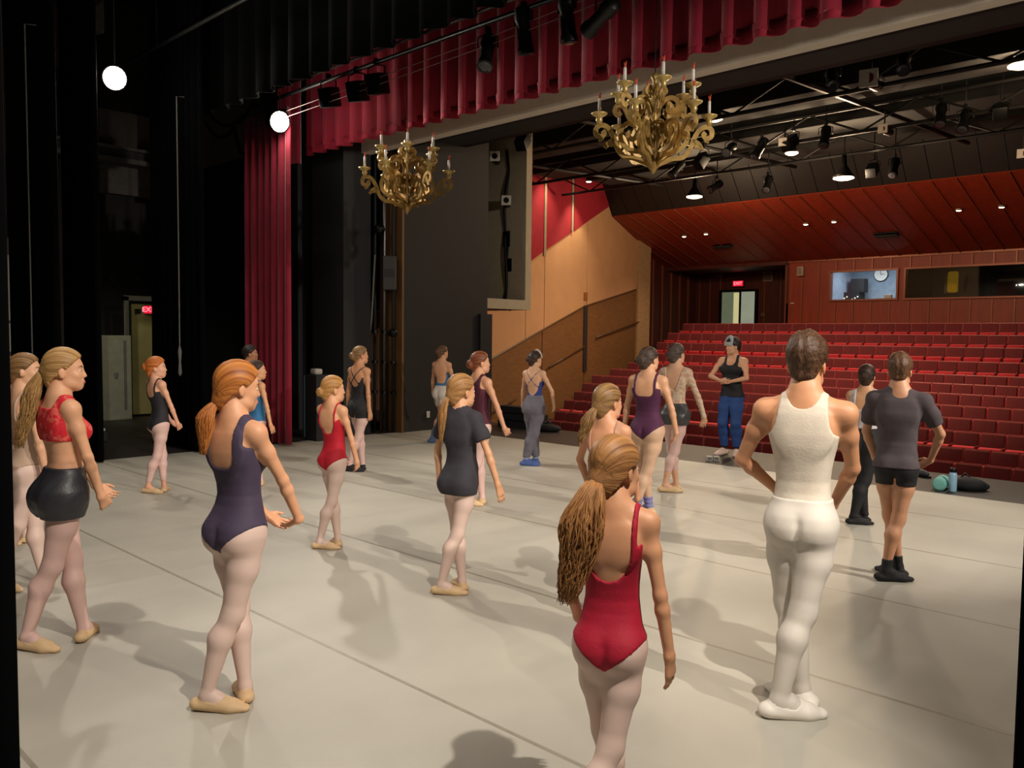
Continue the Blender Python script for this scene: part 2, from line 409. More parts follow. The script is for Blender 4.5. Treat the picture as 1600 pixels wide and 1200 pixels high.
    for nm, sx in (('L', -1), ('R', 1)):
        fx, fy, ang, pole, lift = feet[nm]
        A = np.array([fx*H, fy*H, (.045+lift)*H]); hipj = TL((sx*.050*bf, -.004, .505)); g = 'L'+nm
        fd = np.array([-math.sin(math.radians(ang)), math.cos(math.radians(ang)), 0.0])
        K, A2 = ik(hipj, A, .232*H, .236*H, np.array([-math.sin(math.radians(pole)), math.cos(math.radians(pole)), 0]))
        m1 = hipj+(K-hipj)*.42; kd = nz(K-hipj); bk = -np.array([-math.sin(math.radians(pole)), math.cos(math.radians(pole)), 0])
        lf = legf; cf = (.35+.65*legf)
        F.cone(g, hipj, m1+bk*-.004*H, .053*H*lf, .0475*H*lf, .02*H); F.cone(g, m1, K, .0475*H*lf, .0315*H*cf, .02*H)
        cal = K+(A-K)*.30+bk*.012*H
        F.cone(g, K, cal, .0300*H*cf, .0335*H*cf, .02*H); F.cone(g, cal, A, .0335*H*cf, .0175*H*cf, .02*H)
        F.ell(g, K-bk*.008*H, np.array([.0215, .0215, .025])*H*cf, None, .01*H)
        gg = 'F'+nm; z0 = lift*H
        for G in (g, gg):
            heel = A-fd*.026*H; heel[2] = z0+.021*H
            ball = A+fd*.072*H; ball[2] = z0*.3+.0155*H; toe = A+fd*.108*H; toe[2] = z0*.0+.011*H
            F.cone(G, heel, ball, .0205*H, .0245*H, .012*H, (0, 0, 1), 1.35); F.cone(G, ball, toe, .0245*H, .015*H, .012*H, (0, 0, 1), 1.6)
            inst = A+fd*.028*H; inst[2] = z0*.7+.036*H
            F.cone(G, A, inst, .0185*H, .017*H, .012*H); F.cone(G, inst, ball, .017*H, .014*H, .015*H)
        feet_info = F.__dict__.setdefault('feet', {}); feet_info[nm] = (A, fd, lift*H, K)
    # arms
    arms = arms or BAS
    F.arm = {}
    for nm, sx in (('L', -1), ('R', 1)):
        wx, wy, wz, pole, hdir, pn, curl = arms[nm]
        S = shl[nm]; g = 'A'+nm; af = armf
        E_, W = ik(S, np.array([wx, wy, wz])*H, .168*H, .146*H, pole)
        F.arm[nm] = (S, E_, W)
        for G, seg in ((g, 0), ('U'+nm, 1)):
            F.ell(G, S+np.array([sx*.002*H, 0, -.002*H]), np.array([.0240, .0245, .027])*H*(.3+.7*af), None, .02*H)
            um = S+(E_-S)*.4
            F.cone(G, S, um, .0255*H*af, .0235*H*af, .015*H); F.cone(G, um, E_, .0235*H*af, .0185*H*(.3+.7*af), .015*H)
        fm = E_+(W-E_)*.25
        F.cone(g, E_, fm, .0185*H*(.3+.7*af), .0195*H*(.3+.7*af), .01*H); F.cone(g, fm, W, .0195*H*(.3+.7*af), .0130*H, .01*H)
        d = nz(nz(W-E_)*.45+np.array(hdir)*1.1); n = np.array(pn, float); n = nz(n-d*(n@d)); t = np.cross(d, n)*sx
        hl = .92*(1.04 if build == 'm' else 1)*H; fr = max(.0049*hl, .62*vox)
        gh = g
        for so in (-.011, 0, .012):
            F.cone(gh, W+t*so*.5*hl, W+d*.05*hl+t*so*1.35*hl, .0105*hl, .0092*hl, .012*hl, n, 1.15)
        for so, ln in ((.0185, .041), (.0065, .046), (-.0055, .043), (-.0165, .034)):
            b0 = W+d*.052*hl+t*so*hl; c1 = math.radians(curl*.5); c2 = math.radians(curl*1.2)
            d1 = d*math.cos(c1)+n*math.sin(c1); d2 = d*math.cos(c2)+n*math.sin(c2)
            b1 = b0+nz(d1+t*so*6)*ln*.55*hl; b2 = b1+nz(d2+t*so*5)*ln*.5*hl
            fg = 'X%s%d' % (nm, int(so*1e4))
            F.cone(fg, b0-d*.012*hl, b1, fr*1.08, fr, .003*hl); F.cone(fg, b1, b2, fr, fr*.85, .003*hl)
        tb = W+d*.014*hl+t*.012*hl; t1 = tb+nz(d*.75+t*.55+n*.35)*.026*hl; t2 = t1+nz(d*.95+t*.15+n*.35)*.024*hl
        fg = 'X%st' % nm
        F.cone(fg, tb, t1, fr*1.45, fr*1.2, .004*hl); F.cone(fg, t1, t2, fr*1.2, fr*.95, .004*hl)
    F.solve(); f = F.F
    sm = skinmat(skin)
    _x, _y, _z = [F.ax[i].astype(np.float32).reshape([-1 if j == i else 1 for j in range(3)]) for i in range(3)]
    cx, cy, cz = loc(_x, _y, _z); cx = cx/H; cy = cy/H; cz = cz/H+.53
    cleft = (.0055*np.exp(-(cx/.011)**2)*np.clip((-.03-cy)/.02, 0, 1)*np.clip((cz-.445)/.02, 0, 1)*np.clip((.545-cz)/.03, 0, 1)).astype(np.float32)*H
    Dtl0 = np.minimum(smin(f['T'], f['LL'], .022*H), smin(f['T'], f['LR'], .022*H)); T0_ = f['T']
    f['T'] = f['T']+cleft
    TL_ = smin(f['T'], f['LL'], .022*H); TR_ = smin(f['T'], f['LR'], .022*H); Dtl = np.minimum(TL_, TR_)
    B = Dtl
    for nm in 'LR':
        Am = f['A'+nm]
        for q in [q for q in f if q.startswith('X'+nm)]: Am = smin(Am, f[q], .006)
        f['A'+nm] = Am; B = np.minimum(B, smin(f['T'], Am, .024*H))
    NK = smin(f['T'], f['N'], .03*H); HDN = smin(f['N'], smin(f['HD'], f['E'], .006*hs), .02*hs)
    B = np.minimum(B, np.minimum(NK, HDN)); B = np.minimum(B, smin(NK, HDN, .004))
    body = F.skin('body', B, F.lo, sm, root, 1)
    # face
    for sx in (-1, 1):
        e = MB().ellip(HP((sx*.029, .0755, .000)), [.0125*hs, .008*hs, .0065*hs], 10, 6, Matrix(hd)).build('eye', mat('eye_white', 'e8e2da', .3, var=0), root, True)
        MB().ellip(HP((sx*.029, .0818, .000)), [.0052*hs, .003*hs, .0054*hs], 8, 6, Matrix(hd)).build('iris', mat('iris', '3a2a20', .2, var=0), e, True)
        MB().tube([HP((sx*.014, .0865, .018)), HP((sx*.03, .0825, .024)), HP((sx*.044, .070, .019))], [.0018*hs, .0028*hs, .001*hs], 6).build('eyebrow', mat('brow', '5a4030', .8), root, True)
    MB().ellip(HP((0, .0945, -.066)), [.019*hs, .0055*hs, .0075*hs], 12, 6, Matrix(hd)).build('lips', mat('lips', 'b8605a', .45, var=0), root, True)
    # hair
    if hair:
        kind = hair[0]; hm = hair_mat('hair_%s_%s' % (hair[1], hair[2]), hair[1], hair[2]); o_ = dict(hair[3]) if len(hair) > 3 else {}
        sl, x, y, z, lo = F.sub(hc-.19*hs, hc+.19*hs)
        X, Y, Z = x-hc[0], y-hc[1], z-hc[2]
        qx, qy, qz = [(X*hd[0, i]+Y*hd[1, i]+Z*hd[2, i])/hs for i in range(3)]
        off = o_.get('off', .011)
        R3 = np.sqrt((qx/.074)**2+((qy+.014)/.094)**2+((qz-.028)/.087)**2)
        sk = (R3-1)*.078
        nap = np.sqrt((qx/.056)**2+((qy+.045)/.052)**2+((qz+.05)/.06)**2); sk = smin(sk, (nap-1)*.05, .03)
        th = off*np.clip(1.0+1.0*(qz-.03)/.09*o_.get('top', .0), .25, 3)
        tie = np.array(o_.get('tie', (0, -.108, -.005)))
        if kind == 'short':
            th = th*np.clip((qz+.085)/.075, .25, 1)+fold(qx*hs*3, qy*hs*3, qz*hs*3, .0045, 3, 1.3)
        else:
            # combed strands run to the tie
            dx, dy, dz = qx-tie[0], qy-tie[1], qz-tie[2]; ang = np.arctan2(dz, dx)
            th = th+.0012*np.sin(ang*34)+.001*np.sin(ang*61+1)
        ym = np.interp(qz, HAIRLINE[0]+o_.get('nape', 0), HAIRLINE[1])
        ear = np.sqrt((qy-.0)**2/.018**2+(qz+.02)**2/.034**2)
        reg = np.maximum(qy-ym, np.where(np.abs(qx) > .05, (1-ear)*.018, -1))
        if kind == 'short': reg = np.maximum(reg, -.068-qz+.12*np.abs(qx))
        G = np.maximum(sk-th, reg)*hs
        if kind in ('pony', 'bun', 'lowpony'):
            kk = (np.sqrt((dx/.03)**2+((dy+.0)/.028)**2+(dz/.03)**2)-1)*.026*hs
            G = smin(G, kk.astype(np.float32), .03*hs)
        if kind == 'bun':
            bc = tie+np.array([0, -.026, 0]); bs = o_.get('bun', 1.0)
            bx, by, bz = qx-bc[0], qy-bc[1], qz-bc[2]; an = np.arctan2(bz, bx); rr = np.sqrt(bx*bx+bz*bz)
            kk = (np.sqrt((rr/(.046*bs))**2+(by/(.033*bs))**2)-1)*.03*bs+.0025*np.sin(an*2+rr*260)
            G = np.minimum(G, (kk*hs).astype(np.float32)) if False else smin(G, (kk*hs).astype(np.float32), .008*hs)
        ho = F.skin('hair', G.astype(np.float32), lo, hm, root, 1)
        if ho:
            V = np.empty(len(ho.data.vertices)*3, np.float32); ho.data.vertices.foreach_get('co', V); V = V.reshape(-1, 3)
            q = ((V-hc) @ hd)/hs; d = q-tie; an = np.arctan2(d[:, 2], d[:, 0]); rr = np.linalg.norm(d, axis=1)
            if kind == 'short': A = np.stack([q[:, 0]*150, q[:, 1]*45, q[:, 2]*80], 1)
            else: A = np.stack([np.cos(an)*14, np.sin(an)*14, rr*5], 1)
            at_ = ho.data.attributes.new('strand', 'FLOAT_VECTOR', 'POINT'); at_.data.foreach_set('vector', A.astype(np.float32).ravel())
        if kind in ('pony', 'lowpony'):
            # tail of separate locks falling from the tie
            n_ = o_.get('n', 90); ln = o_.get('len', .26); wd = o_.get('w', .03); sway = np.array(o_.get('sway', (0, -.3, 0))); frz = o_.get('frizz', .012)
            mb = MB(); T0 = HP(tie+np.array([0, -.012, 0])); rnd = np.random.RandomState(5); strand = []
            def tail(u, l_):
                env = wd*(.30+.95*math.sin(min(1, u*1.15+.10)*PI*.60))*(1-.72*max(0, u-.45)/.55)
                out = hd @ np.array([0, -1, 0])*.045*hs*math.sin(min(1, u*2.2)*PI*.5)
                return T0+out+np.array([sway[0]*u*u*ln, sway[1]*u*u*ln, -l_*(u**1.1)]), env
            core = [tail(u, ln*.93) for u in np.linspace(0, 1, 12)]
            mb.tube([c_0 for c_0, _ in core], [e_*.70 for _, e_ in core], 10); strand += [(math.cos(2*PI*q_/10)*9, j*.3, math.sin(2*PI*q_/10)*9) for j in range(12) for q_ in range(10)]
            for i in range(n_):
                th0 = rnd.uniform(0, 6.28); rr = rnd.uniform(.55, 1)**.5; l_ = ln*rnd.uniform(.80, 1.04)
                ph = rnd.uniform(0, 6.28, 2); fq = rnd.uniform(8, 20); pts = []; rad = []
                for j in range(13):
                    u = j/12; c0, env = tail(u, l_)
                    c0 = c0+np.array([math.cos(th0)*rr*env, math.sin(th0)*rr*env*.8, 0])+frz*.6*u**.8*np.array([math.sin(fq*u+ph[0]), math.sin(fq*u+ph[1]), 0])
                    pts.append(c0); rad.append(max(.0006, .0032*(1-.7*u**2)))
                mb.tube(pts, rad, 4); strand += [(i*3.1, j*.35, 0) for j in range(13) for _ in range(4)]
            po = mb.build('ponytail', hm, root, True)
            at_ = po.data.attributes.new('strand', 'FLOAT_VECTOR', 'POINT'); at_.data.foreach_set('vector', np.array(strand, np.float32).ravel())
            Rm = Matrix(hd) @ Matrix.Rotation(PI/2, 3, 'X')
            pts = [np.array(T0)+hd @ np.array([math.cos(a)*.017*hs, -.004*hs+0*a, math.sin(a)*.017*hs]) for a in np.linspace(0, 2*PI, 13)]
            MB().tube(pts, .005*hs, 6).build('hair_tie', mat('tie_'+o_.get('tiecol', '3a3030'), o_.get('tiecol', '3a3030'), .7), root, True)
        if 'band' in o_:
            sl, x, y, z, lo = F.sub(hc-.17*hs, hc+.17*hs)
            tl = (qy*.55-qz*.83) ; pl = np.abs(qy-.028+.35*(qz-.03))-o_.get('bandw', .012)
            G = np.maximum(sk-off-.004, np.maximum(pl, -.005-qz))*hs
            F.skin('headband', G.astype(np.float32), lo, mat('band_'+o_['band'], o_['band'], .8), root, 1)
    # clothes
    ax = F.ax; x = ax[0].astype(np.float32)[:, None, None]; y = ax[1].astype(np.float32)[None, :, None]; z = ax[2].astype(np.float32)[None, None, :]
    qx, qy, qz = loc(x, y, z); qx = (qx/H); qy = (qy/H); qz = (qz/H+.53); ux = np.abs(qx)
    def cut(G, z0, z1):
        k0 = max(0, int((z0*H-F.lo[2])/F.v)-3); k1 = min(F.n[2], int((z1*H-F.lo[2])/F.v)+4)
        return G[:, :, k0:k1], F.lo+np.array([0, 0, k0*F.v])
    for wi, gar in enumerate(wear):
        kind, name, m = gar[0], gar[1], gar[2]; o_ = dict(gar[3]) if len(gar) > 3 else {}
        off = o_.get('off', .002 if kind == 'tights' else .006)
        if kind == 'leotard':
            zb, zf, zs = o_.get('zb', .69), o_.get('zf', .765), o_.get('zs', .757)
            s_ = np.clip(ux/.074, 0, 1); s_ = s_**o_.get('pow', 2.2)
            tb = zb+(zs-zb)*s_; tf = zf+(zs-zf)*s_
            k = np.clip(qy/.05+.5, 0, 1); top = tb*(1-k)+tf*k
            reg = qz-top
            xs, sw_ = o_.get('xs', .056), o_.get('sw', .0055)
            if o_.get('strap', 'v') == 'v': st = np.maximum(np.abs(ux-xs)-sw_, np.maximum(.70-qz, qz-.86))
            elif o_['strap'] == 'x':
                bk = np.minimum(np.abs(qx-(qz-.755)*.85), np.abs(qx+(qz-.755)*.85))-sw_
                bk = np.where(qy > .0, np.abs(ux-xs)-sw_, bk); st = np.maximum(bk, np.maximum(zb-.005-qz, qz-.86))
            elif o_['strap'] == 'tank':
                c = np.interp(qz, [.68, .72, .745, .77, .80, .83], [.12, .092, .078, .068, .063, .060]); nk = np.where(qy < 0, o_.get('nb', .80), .765)
                st = np.maximum(ux-c, np.maximum(qz-.875, np.where(ux < .040, qz-nk-.035*(ux/.04)**3, -1)))
            elif o_['strap'] == 'halter':
                st = np.maximum(np.abs(ux-.030-np.where(qy < 0, .0, .0))-sw_, np.maximum(.70-qz, qz-.86)); 
            else: st = 1+0*qz
            reg = smin(reg, st, .022 if o_.get('strap', 'v') != 'none' else .001)
            zl = o_.get('leg', .456)+o_.get('cut', .85)*ux
            if 'hem' in o_: zl = o_['hem']+0*ux
            D = Dtl if 'hem' not in o_ or o_['hem'] < .58 else f['T']
            d = D-off
            if o_.get('loose'): d = d-o_['loose']*np.clip((.78-qz)/.2, 0, 1)+fold(x, y, z, o_.get('fold', .003), wi+3)
            G = np.maximum(d, np.maximum(reg, zl-qz)*H)
            G, lo = cut(G, .36, .92)
        elif kind == 'crop':      # short lace bodice with cap shoulders
            top = np.where(qy < 0, o_.get('nb', .80), .79); reg = np.maximum(qz-.85, np.where(ux < .05, qz-top, -1)); reg = np.maximum(reg, o_.get('low', .70)-qz)
            reg = np.maximum(reg, ux-np.interp(qz, [.70, .74, .78, .82], [.095, .085, .088, .098])); G = np.maximum(f['T']-off, reg*H); G, lo = cut(G, .62, .92)
        elif kind == 'lacetop':   # long sleeves and low open back
            s_ = np.clip(ux/.06, 0, 1)**2; top = np.where(qy < 0, o_.get('zb', .70)+(.845-o_.get('zb', .70))*s_, .80)
            G = np.maximum(smin(f['T'], f['AL'], .02*H)-off, 0*qz-1); G = np.minimum(smin(f['T'], f['AL'], .024*H), smin(f['T'], f['AR'], .024*H))-off
            reg = np.maximum(qz-np.where(ux < .09, top, 2), .53-qz)*H
            wr = -1+0*x*y*z
            for nm in 'LR':
                S, E_, W = F.arm[nm]; dv = nz(W-E_); wr = np.maximum(wr, np.where((x-S[0])*np.sign(S[0]) > -.02*H, ((x-W[0])*dv[0]+(y-W[1])*dv[1]+(z-W[2])*dv[2]), -1))
            arm = np.minimum(f['AL'], f['AR'])-off < .01
            reg = np.where(arm & (f['T'] > .02), wr, np.maximum(reg, np.where(arm, wr, -1)))
            G = np.maximum(G, reg); G, lo = cut(G, .40, .90)
        elif kind == 'tights':
            G = np.maximum(Dtl-off, np.maximum(qz-o_.get('top', .545), o_.get('bot', -.1)-z/H)*H); G, lo = cut(G, -.02, .6)
        elif kind == 'bottom':    # shorts, trousers
            fo = fold(x, y, z, o_.get('fold', .004), wi+11, o_.get('fs', 1.0))
            lz = o_.get('loose', .01)*np.clip(.4+(o_.get('top', .6)-qz)*o_.get('grow', 8), 0, 1)
            G = np.maximum((Dtl0 if o_.get('loose', .01) >= .01 else Dtl)-off-lz+fo*np.clip((o_.get('top', .6)-qz)*20, 0, 1), np.maximum(qz-o_.get('top', .6), o_.get('bot', .4)-z/H)*H)
            G = G+(0 if o_.get('bot', .4) < .3 else .014 if o_.get('loose', .01) < .012 else .006)*np.exp(-(qx/.008)**2)*np.clip((.475-qz)/.02, 0, 1)
            G, lo = cut(G, o_.get('bot', .4)-.02, .70)
        elif kind == 'tshirt':
            fo = fold(x, y, z, o_.get('fold', .006), wi+21, .8)
            lz = o_.get('loose', .03)*np.clip((.83-qz)/.25, .15, 1)
            body_ = np.maximum(np.minimum(T0_, Dtl0+.012)-.006-lz+fo, np.maximum(qz-.885, o_.get('hem', .46)-qz)*H)
            neck = (np.sqrt(qx**2+(qy+.008-.0)**2)-.037)*H
            body_ = np.maximum(body_, np.where(qz > .825, -neck, -1))
            G = body_
            for nm in 'LR':
                S, E_, W = F.arm[nm]; dv = nz(E_-S); t = (x-S[0])*dv[0]+(y-S[1])*dv[1]+(z-S[2])*dv[2]
                sl_ = np.maximum(f['U'+nm]-.011-o_.get('sleeve', .016)*np.clip(t/(.08*H), 0, 1)+fo*.6, np.maximum(t-o_.get('slen', .105)*H, -.07*H-t)); G = smin(G, sl_.astype(np.float32), .02*H)
            G, lo = cut(G, .36, .95)
        elif kind in ('slippers', 'shoes'):
            G = None
            for nm in 'LR':
                A, fd, lf, K = F.feet[nm]; al = ((x-A[0])*fd[0]+(y-A[1])*fd[1])/H
                top = np.interp(al, [-.06, -.03, -.01, .035, .055, .07], [.055, .055, .040, .032, .045, .2]) if kind == 'slippers' else np.interp(al, [-.06, .02, .06], [.06, .065, .2])
                g_ = np.maximum(f['F'+nm]-off, z-(top*H+lf*.6)); G = g_ if G is None else np.minimum(G, g_)
            G, lo = cut(G, -.02, .14)
        elif kind == 'socks':
            G = None
            for nm in 'LR':
                rp = .004*np.sin(z/H*260) if o_.get('ripple') else 0
                g_ = np.maximum(f['L'+nm]-off-o_.get('loose', 0)-rp, np.maximum(z/H-o_.get('top', .09), o_.get('bot', -.1)-z/H)*H); G = g_ if G is None else np.minimum(G, g_)
            G, lo = cut(G, -.02, o_.get('top', .09)+.03)
        F.skin(name, G.astype(np.float32), lo, m, root, 1)
    root['fig'] = 1; del root['fig']
    root_info = dict(HP=HP, hs=hs, hd=hd, arm=F.arm, H=H, TL=TL, feet=F.feet)
    return root, root_info

# stances: ankle x, y, foot heading (deg, + = left), knee heading, heel lift
STAND = {'L': (-.055, 0, 18, 12, 0), 'R': (.055, 0, -18, -12, 0)}
FIFTH = {'L': (.022, .055, 55, 35, 0), 'R': (-.022, -.048, -62, -40, 0)}
FOURTH = {'L': (.030, .085, 50, 32, 0), 'R': (-.022, -.075, -62, -40, 0)}
# arms: wrist x, y, z, elbow pole, hand direction, palm normal, finger curl
BAS = {'L': (-.085, .145, .50, (-1, -.15, -.1), (.75, .35, -.4), (.2, -.6, .8), 35), 'R': (.085, .145, .50, (1, -.15, -.1), (-.75, .35, -.4), (-.2, -.6, .8), 35)}
LOW = {'L': (-.165, .06, .50, (-1, -.3, 0), (.2, .5, -.7), (1, .0, .2), 30), 'R': (.165, .06, .50, (1, -.3, 0), (-.2, .5, -.7), (-1, 0, .2), 30)}
HANG = {'L': (-.125, .03, .485, (-.5, -1, 0), (.05, .2, -1), (1, .2, 0), 30), 'R': (.125, .03, .485, (.5, -1, 0), (-.05, .2, -1), (-1, .2, 0), 30)}
# ================================================================== the setting
BLK = mat('black_velour', '050506', 1, var=.25, scale=3, spec=.05)
BLKP = mat('black_paint', '16151a', .75, var=.12, scale=4)
DKG = mat('dark_grey_paint', '1a1b1d', .7, var=.1, scale=3)
DKB = mat('dark_brown_paint', '1e1817', .75, var=.1, scale=3)
METB = mat('black_metal', '0d0d0e', .45, .6, var=.1)
STEEL = mat('steel_pipe', '6a6a68', .35, .9, var=.1)
GREY = mat('grey_wall', '4a4541', .85, var=.15, scale=2)
CREAM = mat('cream_trim', 'e6dccb', .7, var=.04)
GOLDBROWN = mat('wainscot_wood', '74502c', .6, var=.18, scale=3, stretch=(1, 1, 8))
TAN = mat('tan_plaster', 'b88c64', .85, var=.05, scale=2, bump=.1, bscale=120)
REDFAB = mat('red_fabric_wall', '8a0a20', .9, var=.1, scale=5, bump=.15, bscale=160)
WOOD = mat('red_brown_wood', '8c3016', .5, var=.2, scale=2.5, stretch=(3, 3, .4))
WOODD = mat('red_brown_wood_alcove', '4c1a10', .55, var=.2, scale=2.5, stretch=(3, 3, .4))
BATT = mat('copper_batten', '8c5038', .4, .3, var=.1)
def S(o): o['kind'] = 'structure'; return o
# stage floor with sprung front edge, laid dance floor strips on it
fl = S(MB().box((-20, -4, -.3), (6, 11.95, 0)).build('floor', mat('stage_floor_black', '2e2926', .55, var=.25, scale=1.5, bump=.08, bscale=40)))
def marley(name):
    m = bpy.data.materials.new(name); m.use_nodes = True; N, L = m.node_tree.nodes, m.node_tree.links; b = N['Principled BSDF']
    tc = N.new('ShaderNodeTexCoord')
    n1 = N.new('ShaderNodeTexNoise'); n1.inputs['Scale'].default_value = .9; n1.inputs['Detail'].default_value = 6; L.new(tc.outputs['Object'], n1.inputs[0])
    r1 = N.new('ShaderNodeValToRGB'); r1.color_ramp.elements[0].position = .35; r1.color_ramp.elements[1].position = .7
    r1.color_ramp.elements[0].color = (*lin('aba79c'), 1); r1.color_ramp.elements[1].color = (*lin('bcb8ac'), 1); L.new(n1.outputs[0], r1.inputs[0])
    # scuffs: stretched fine noise, thresholded
    mp = N.new('ShaderNodeMapping'); mp.inputs['Scale'].default_value = (3, 9, 3); mp.inputs['Rotation'].default_value = (0, 0, .6); L.new(tc.outputs['Object'], mp.inputs[0])
    n2 = N.new('ShaderNodeTexNoise'); n2.inputs['Scale'].default_value = 1.6; n2.inputs['Detail'].default_value = 9; n2.inputs['Roughness'].default_value = .7; L.new(mp.outputs[0], n2.inputs[0])
    r2 = N.new('ShaderNodeValToRGB'); r2.color_ramp.elements[0].position = .66; r2.color_ramp.elements[1].position = .74; L.new(n2.outputs[0], r2.inputs[0])
    mx = N.new('ShaderNodeMixRGB'); mx.inputs[2].default_value = (*lin('96917f'), 1); L.new(r1.outputs[0], mx.inputs[1])
    mm = N.new('ShaderNodeMath'); mm.operation = 'MULTIPLY'; mm.inputs[1].default_value = .5; L.new(r2.outputs[0], mm.inputs[0]); L.new(mm.outputs[0], mx.inputs[0])
    L.new(mx.outputs[0], b.inputs['Base Color']); b.inputs['Roughness'].default_value = .48
    # soft ripples of the rolled vinyl across the strips
    mp2 = N.new('ShaderNodeMapping'); mp2.inputs['Scale'].default_value = (1.5, .10, 1); L.new(tc.outputs['Object'], mp2.inputs[0])
    n3 = N.new('ShaderNodeTexNoise'); n3.inputs['Scale'].default_value = 1.5; n3.inputs['Detail'].default_value = 2; L.new(mp2.outputs[0], n3.inputs[0])
    bp = N.new('ShaderNodeBump'); bp.inputs['Strength'].default_value = .4; bp.inputs['Distance'].default_value = .06; L.new(n3.outputs[0], bp.inputs['Height']); L.new(bp.outputs[0], b.inputs['Normal'])
    return m
MARL = marley('grey_marley')
seams = [-2.14, -.555, 1.03, 2.615, 4.20, 5.785, 7.37, 8.955, 10.33]
for i in range(len(seams)-1):
    MB().box((-11.87+.05*(i % 2), seams[i]+.005, .0005), (2.4, seams[i+1]-.005, .0035)).build('marley_strip', MARL, fl)
for y_ in seams[2:-1]:   # vinyl tape over the joints
    MB().box((-11.8, y_-.011, .0036), (2.4, y_+.011, .0042)).build('seam_tape', mat('seam_tape', '948e80', .4, var=.1, scale=20), fl)
# stage house
S(MB().box((-19.4, -4, 0), (-19.2, 8.7, 9)).build('wall_stage_right', mat('wing_wall', '2b2725', .9, var=.2, scale=1)))
S(MB().box((-19.4, 8.6, 0), (-12.05, 8.95, 5.38)).build('wall_proscenium', BLKP))
S(MB().box((-19.4, 8.6, 5.38), (-12.05, 8.95, 9)).build('wall_proscenium_upper', mat('grey_upper', '9a9088', .85, var=.1)))
S(MB().box((-20, -4.2, 0), (6, -4, 9)).build('wall_upstage', BLKP))
S(MB().box((6, -4, 0), (6.2, 8.7, 9)).build('wall_stage_left', BLKP))
S(MB().box((-20, -4.2, 9), (6.2, 9, 9.2)).build('ceiling', BLKP))
# proscenium header: plaster trim, dark soffit and house-side face
S(MB().box((-12.3, 8.75, 4.94), (4, 8.95, 5.42)).build('trim_1', CREAM))
S(MB().box((-12.3, 8.95, 5.05), (4, 9.35, 9)).build('wall_header', BLKP))
S(MB().box((-12.3, 9.35, 5.36), (4, 10.8, 5.6)).build('trim_2', mat('soffit', '3a3e3e', .8, var=.1)))
S(MB().box((-12.3, 10.8, 5.36), (4, 10.95, 9)).build('wall_header_house', BLKP))
# stage-right tormentor panels and apron side wall
S(MB().box((-14.4, 8.2, 0), (-13.75, 8.58, 7)).build('trim_3', DKB))
S(MB().box((-13.72, 8.3, 0), (-13.38, 8.58, 7)).build('trim_4', DKG))
S(MB().box((-12.98, 8.35, 0), (-12.02, 8.58, 7)).build('trim_5', mat('grey_flat', '1e2021', .75, var=.08)))
pw = S(MB().box((-12.15, 9.42, 0), (-11.72, 11.55, 6.2)).build('wall_apron', mat('apron_wall', '171312', .7, var=.12, scale=2)))
S(MB().box((-12.35, 9.38, 0), (-11.70, 9.425, 6)).build('trim_6', mat('bare_wood_edge', '6b4c2a', .6, var=.2, scale=3, stretch=(6, 6, .6))))
S(MB().box((-13.6, 9.0, 0), (-13.4, 9.6, 7)).build('wall_alcove', mat('alcove_wall', '1d1715', .85)))
S(MB().box((-11.95, 11.3, 0), (-11.65, 11.62, 2.2)).build('trim_7', BLKP))
MB().bbox((-11.69, 10.0, .30), (.012, .075, .12), .003).build('wall_outlet', mat('outlet', 'b8b2a8', .5), pw)
# lighting cove box hanging from the house side wall
cv = empty('trim_8', (-12.2, 12.2, 2.3), kind='structure')
def cb(lo, hi, m, nm): 
    o = MB().box(np.array(lo)-np.array((-12.2, 12.2, 2.3)), np.array(hi)-np.array((-12.2, 12.2, 2.3))).build(nm, m, cv); return o
CR2 = mat('cove_paint', 'a5977f', .75, var=.06)
cb((-16.5, 11.56, 2.32), (-11.75, 12.85, 2.52), CR2, 'ledge')
cb((-16.5, 12.68, 2.52), (-11.75, 12.85, 6.4), CR2, 'side_post')
cb((-16.5, 11.56, 2.52), (-16.3, 12.68, 6.4), BLKP, 'back_panel')
cb((-16.5, 11.5, 2.52), (-12.0, 11.62, 6.4), mat('cove_in', '2c2826', .8), 'inner_panel')
cb((-13.2, 12.1, 2.52), (-13.0, 12.4, 6.4), mat('cove_grey', '5a5550', .8), 'upright')
# ------------------------------------------------------------------ the house
HY = lambda Y: -13.3-.2*Y                       # line of the house-left wall
WN = np.array([.98, .196, 0])                   # its normal, into the house
def wpt(px, py):
    d = FW+RT*(px-800)/FPX-UP*(py-600)/FPX
    # X + .2 Y = -13.3
    t = (-13.3-(CPOS[0]+.2*CPOS[1]))/(d[0]+.2*d[1]); return CPOS+d*t
wl = S(MB().prism([(HY(11.5), 11.5, -2), (HY(26.3), 26.3, -2), (HY(26.3), 26.3, 9), (HY(11.5), 11.5, 9)], -WN*.25).build('wall_house_left', mat('house_wall_base', '5a4632', .9)))
def wpanel(nm, pts, m, th): return MB().prism([wpt(*p)+WN*.002 for p in pts], WN*th).build(nm, m, wl)
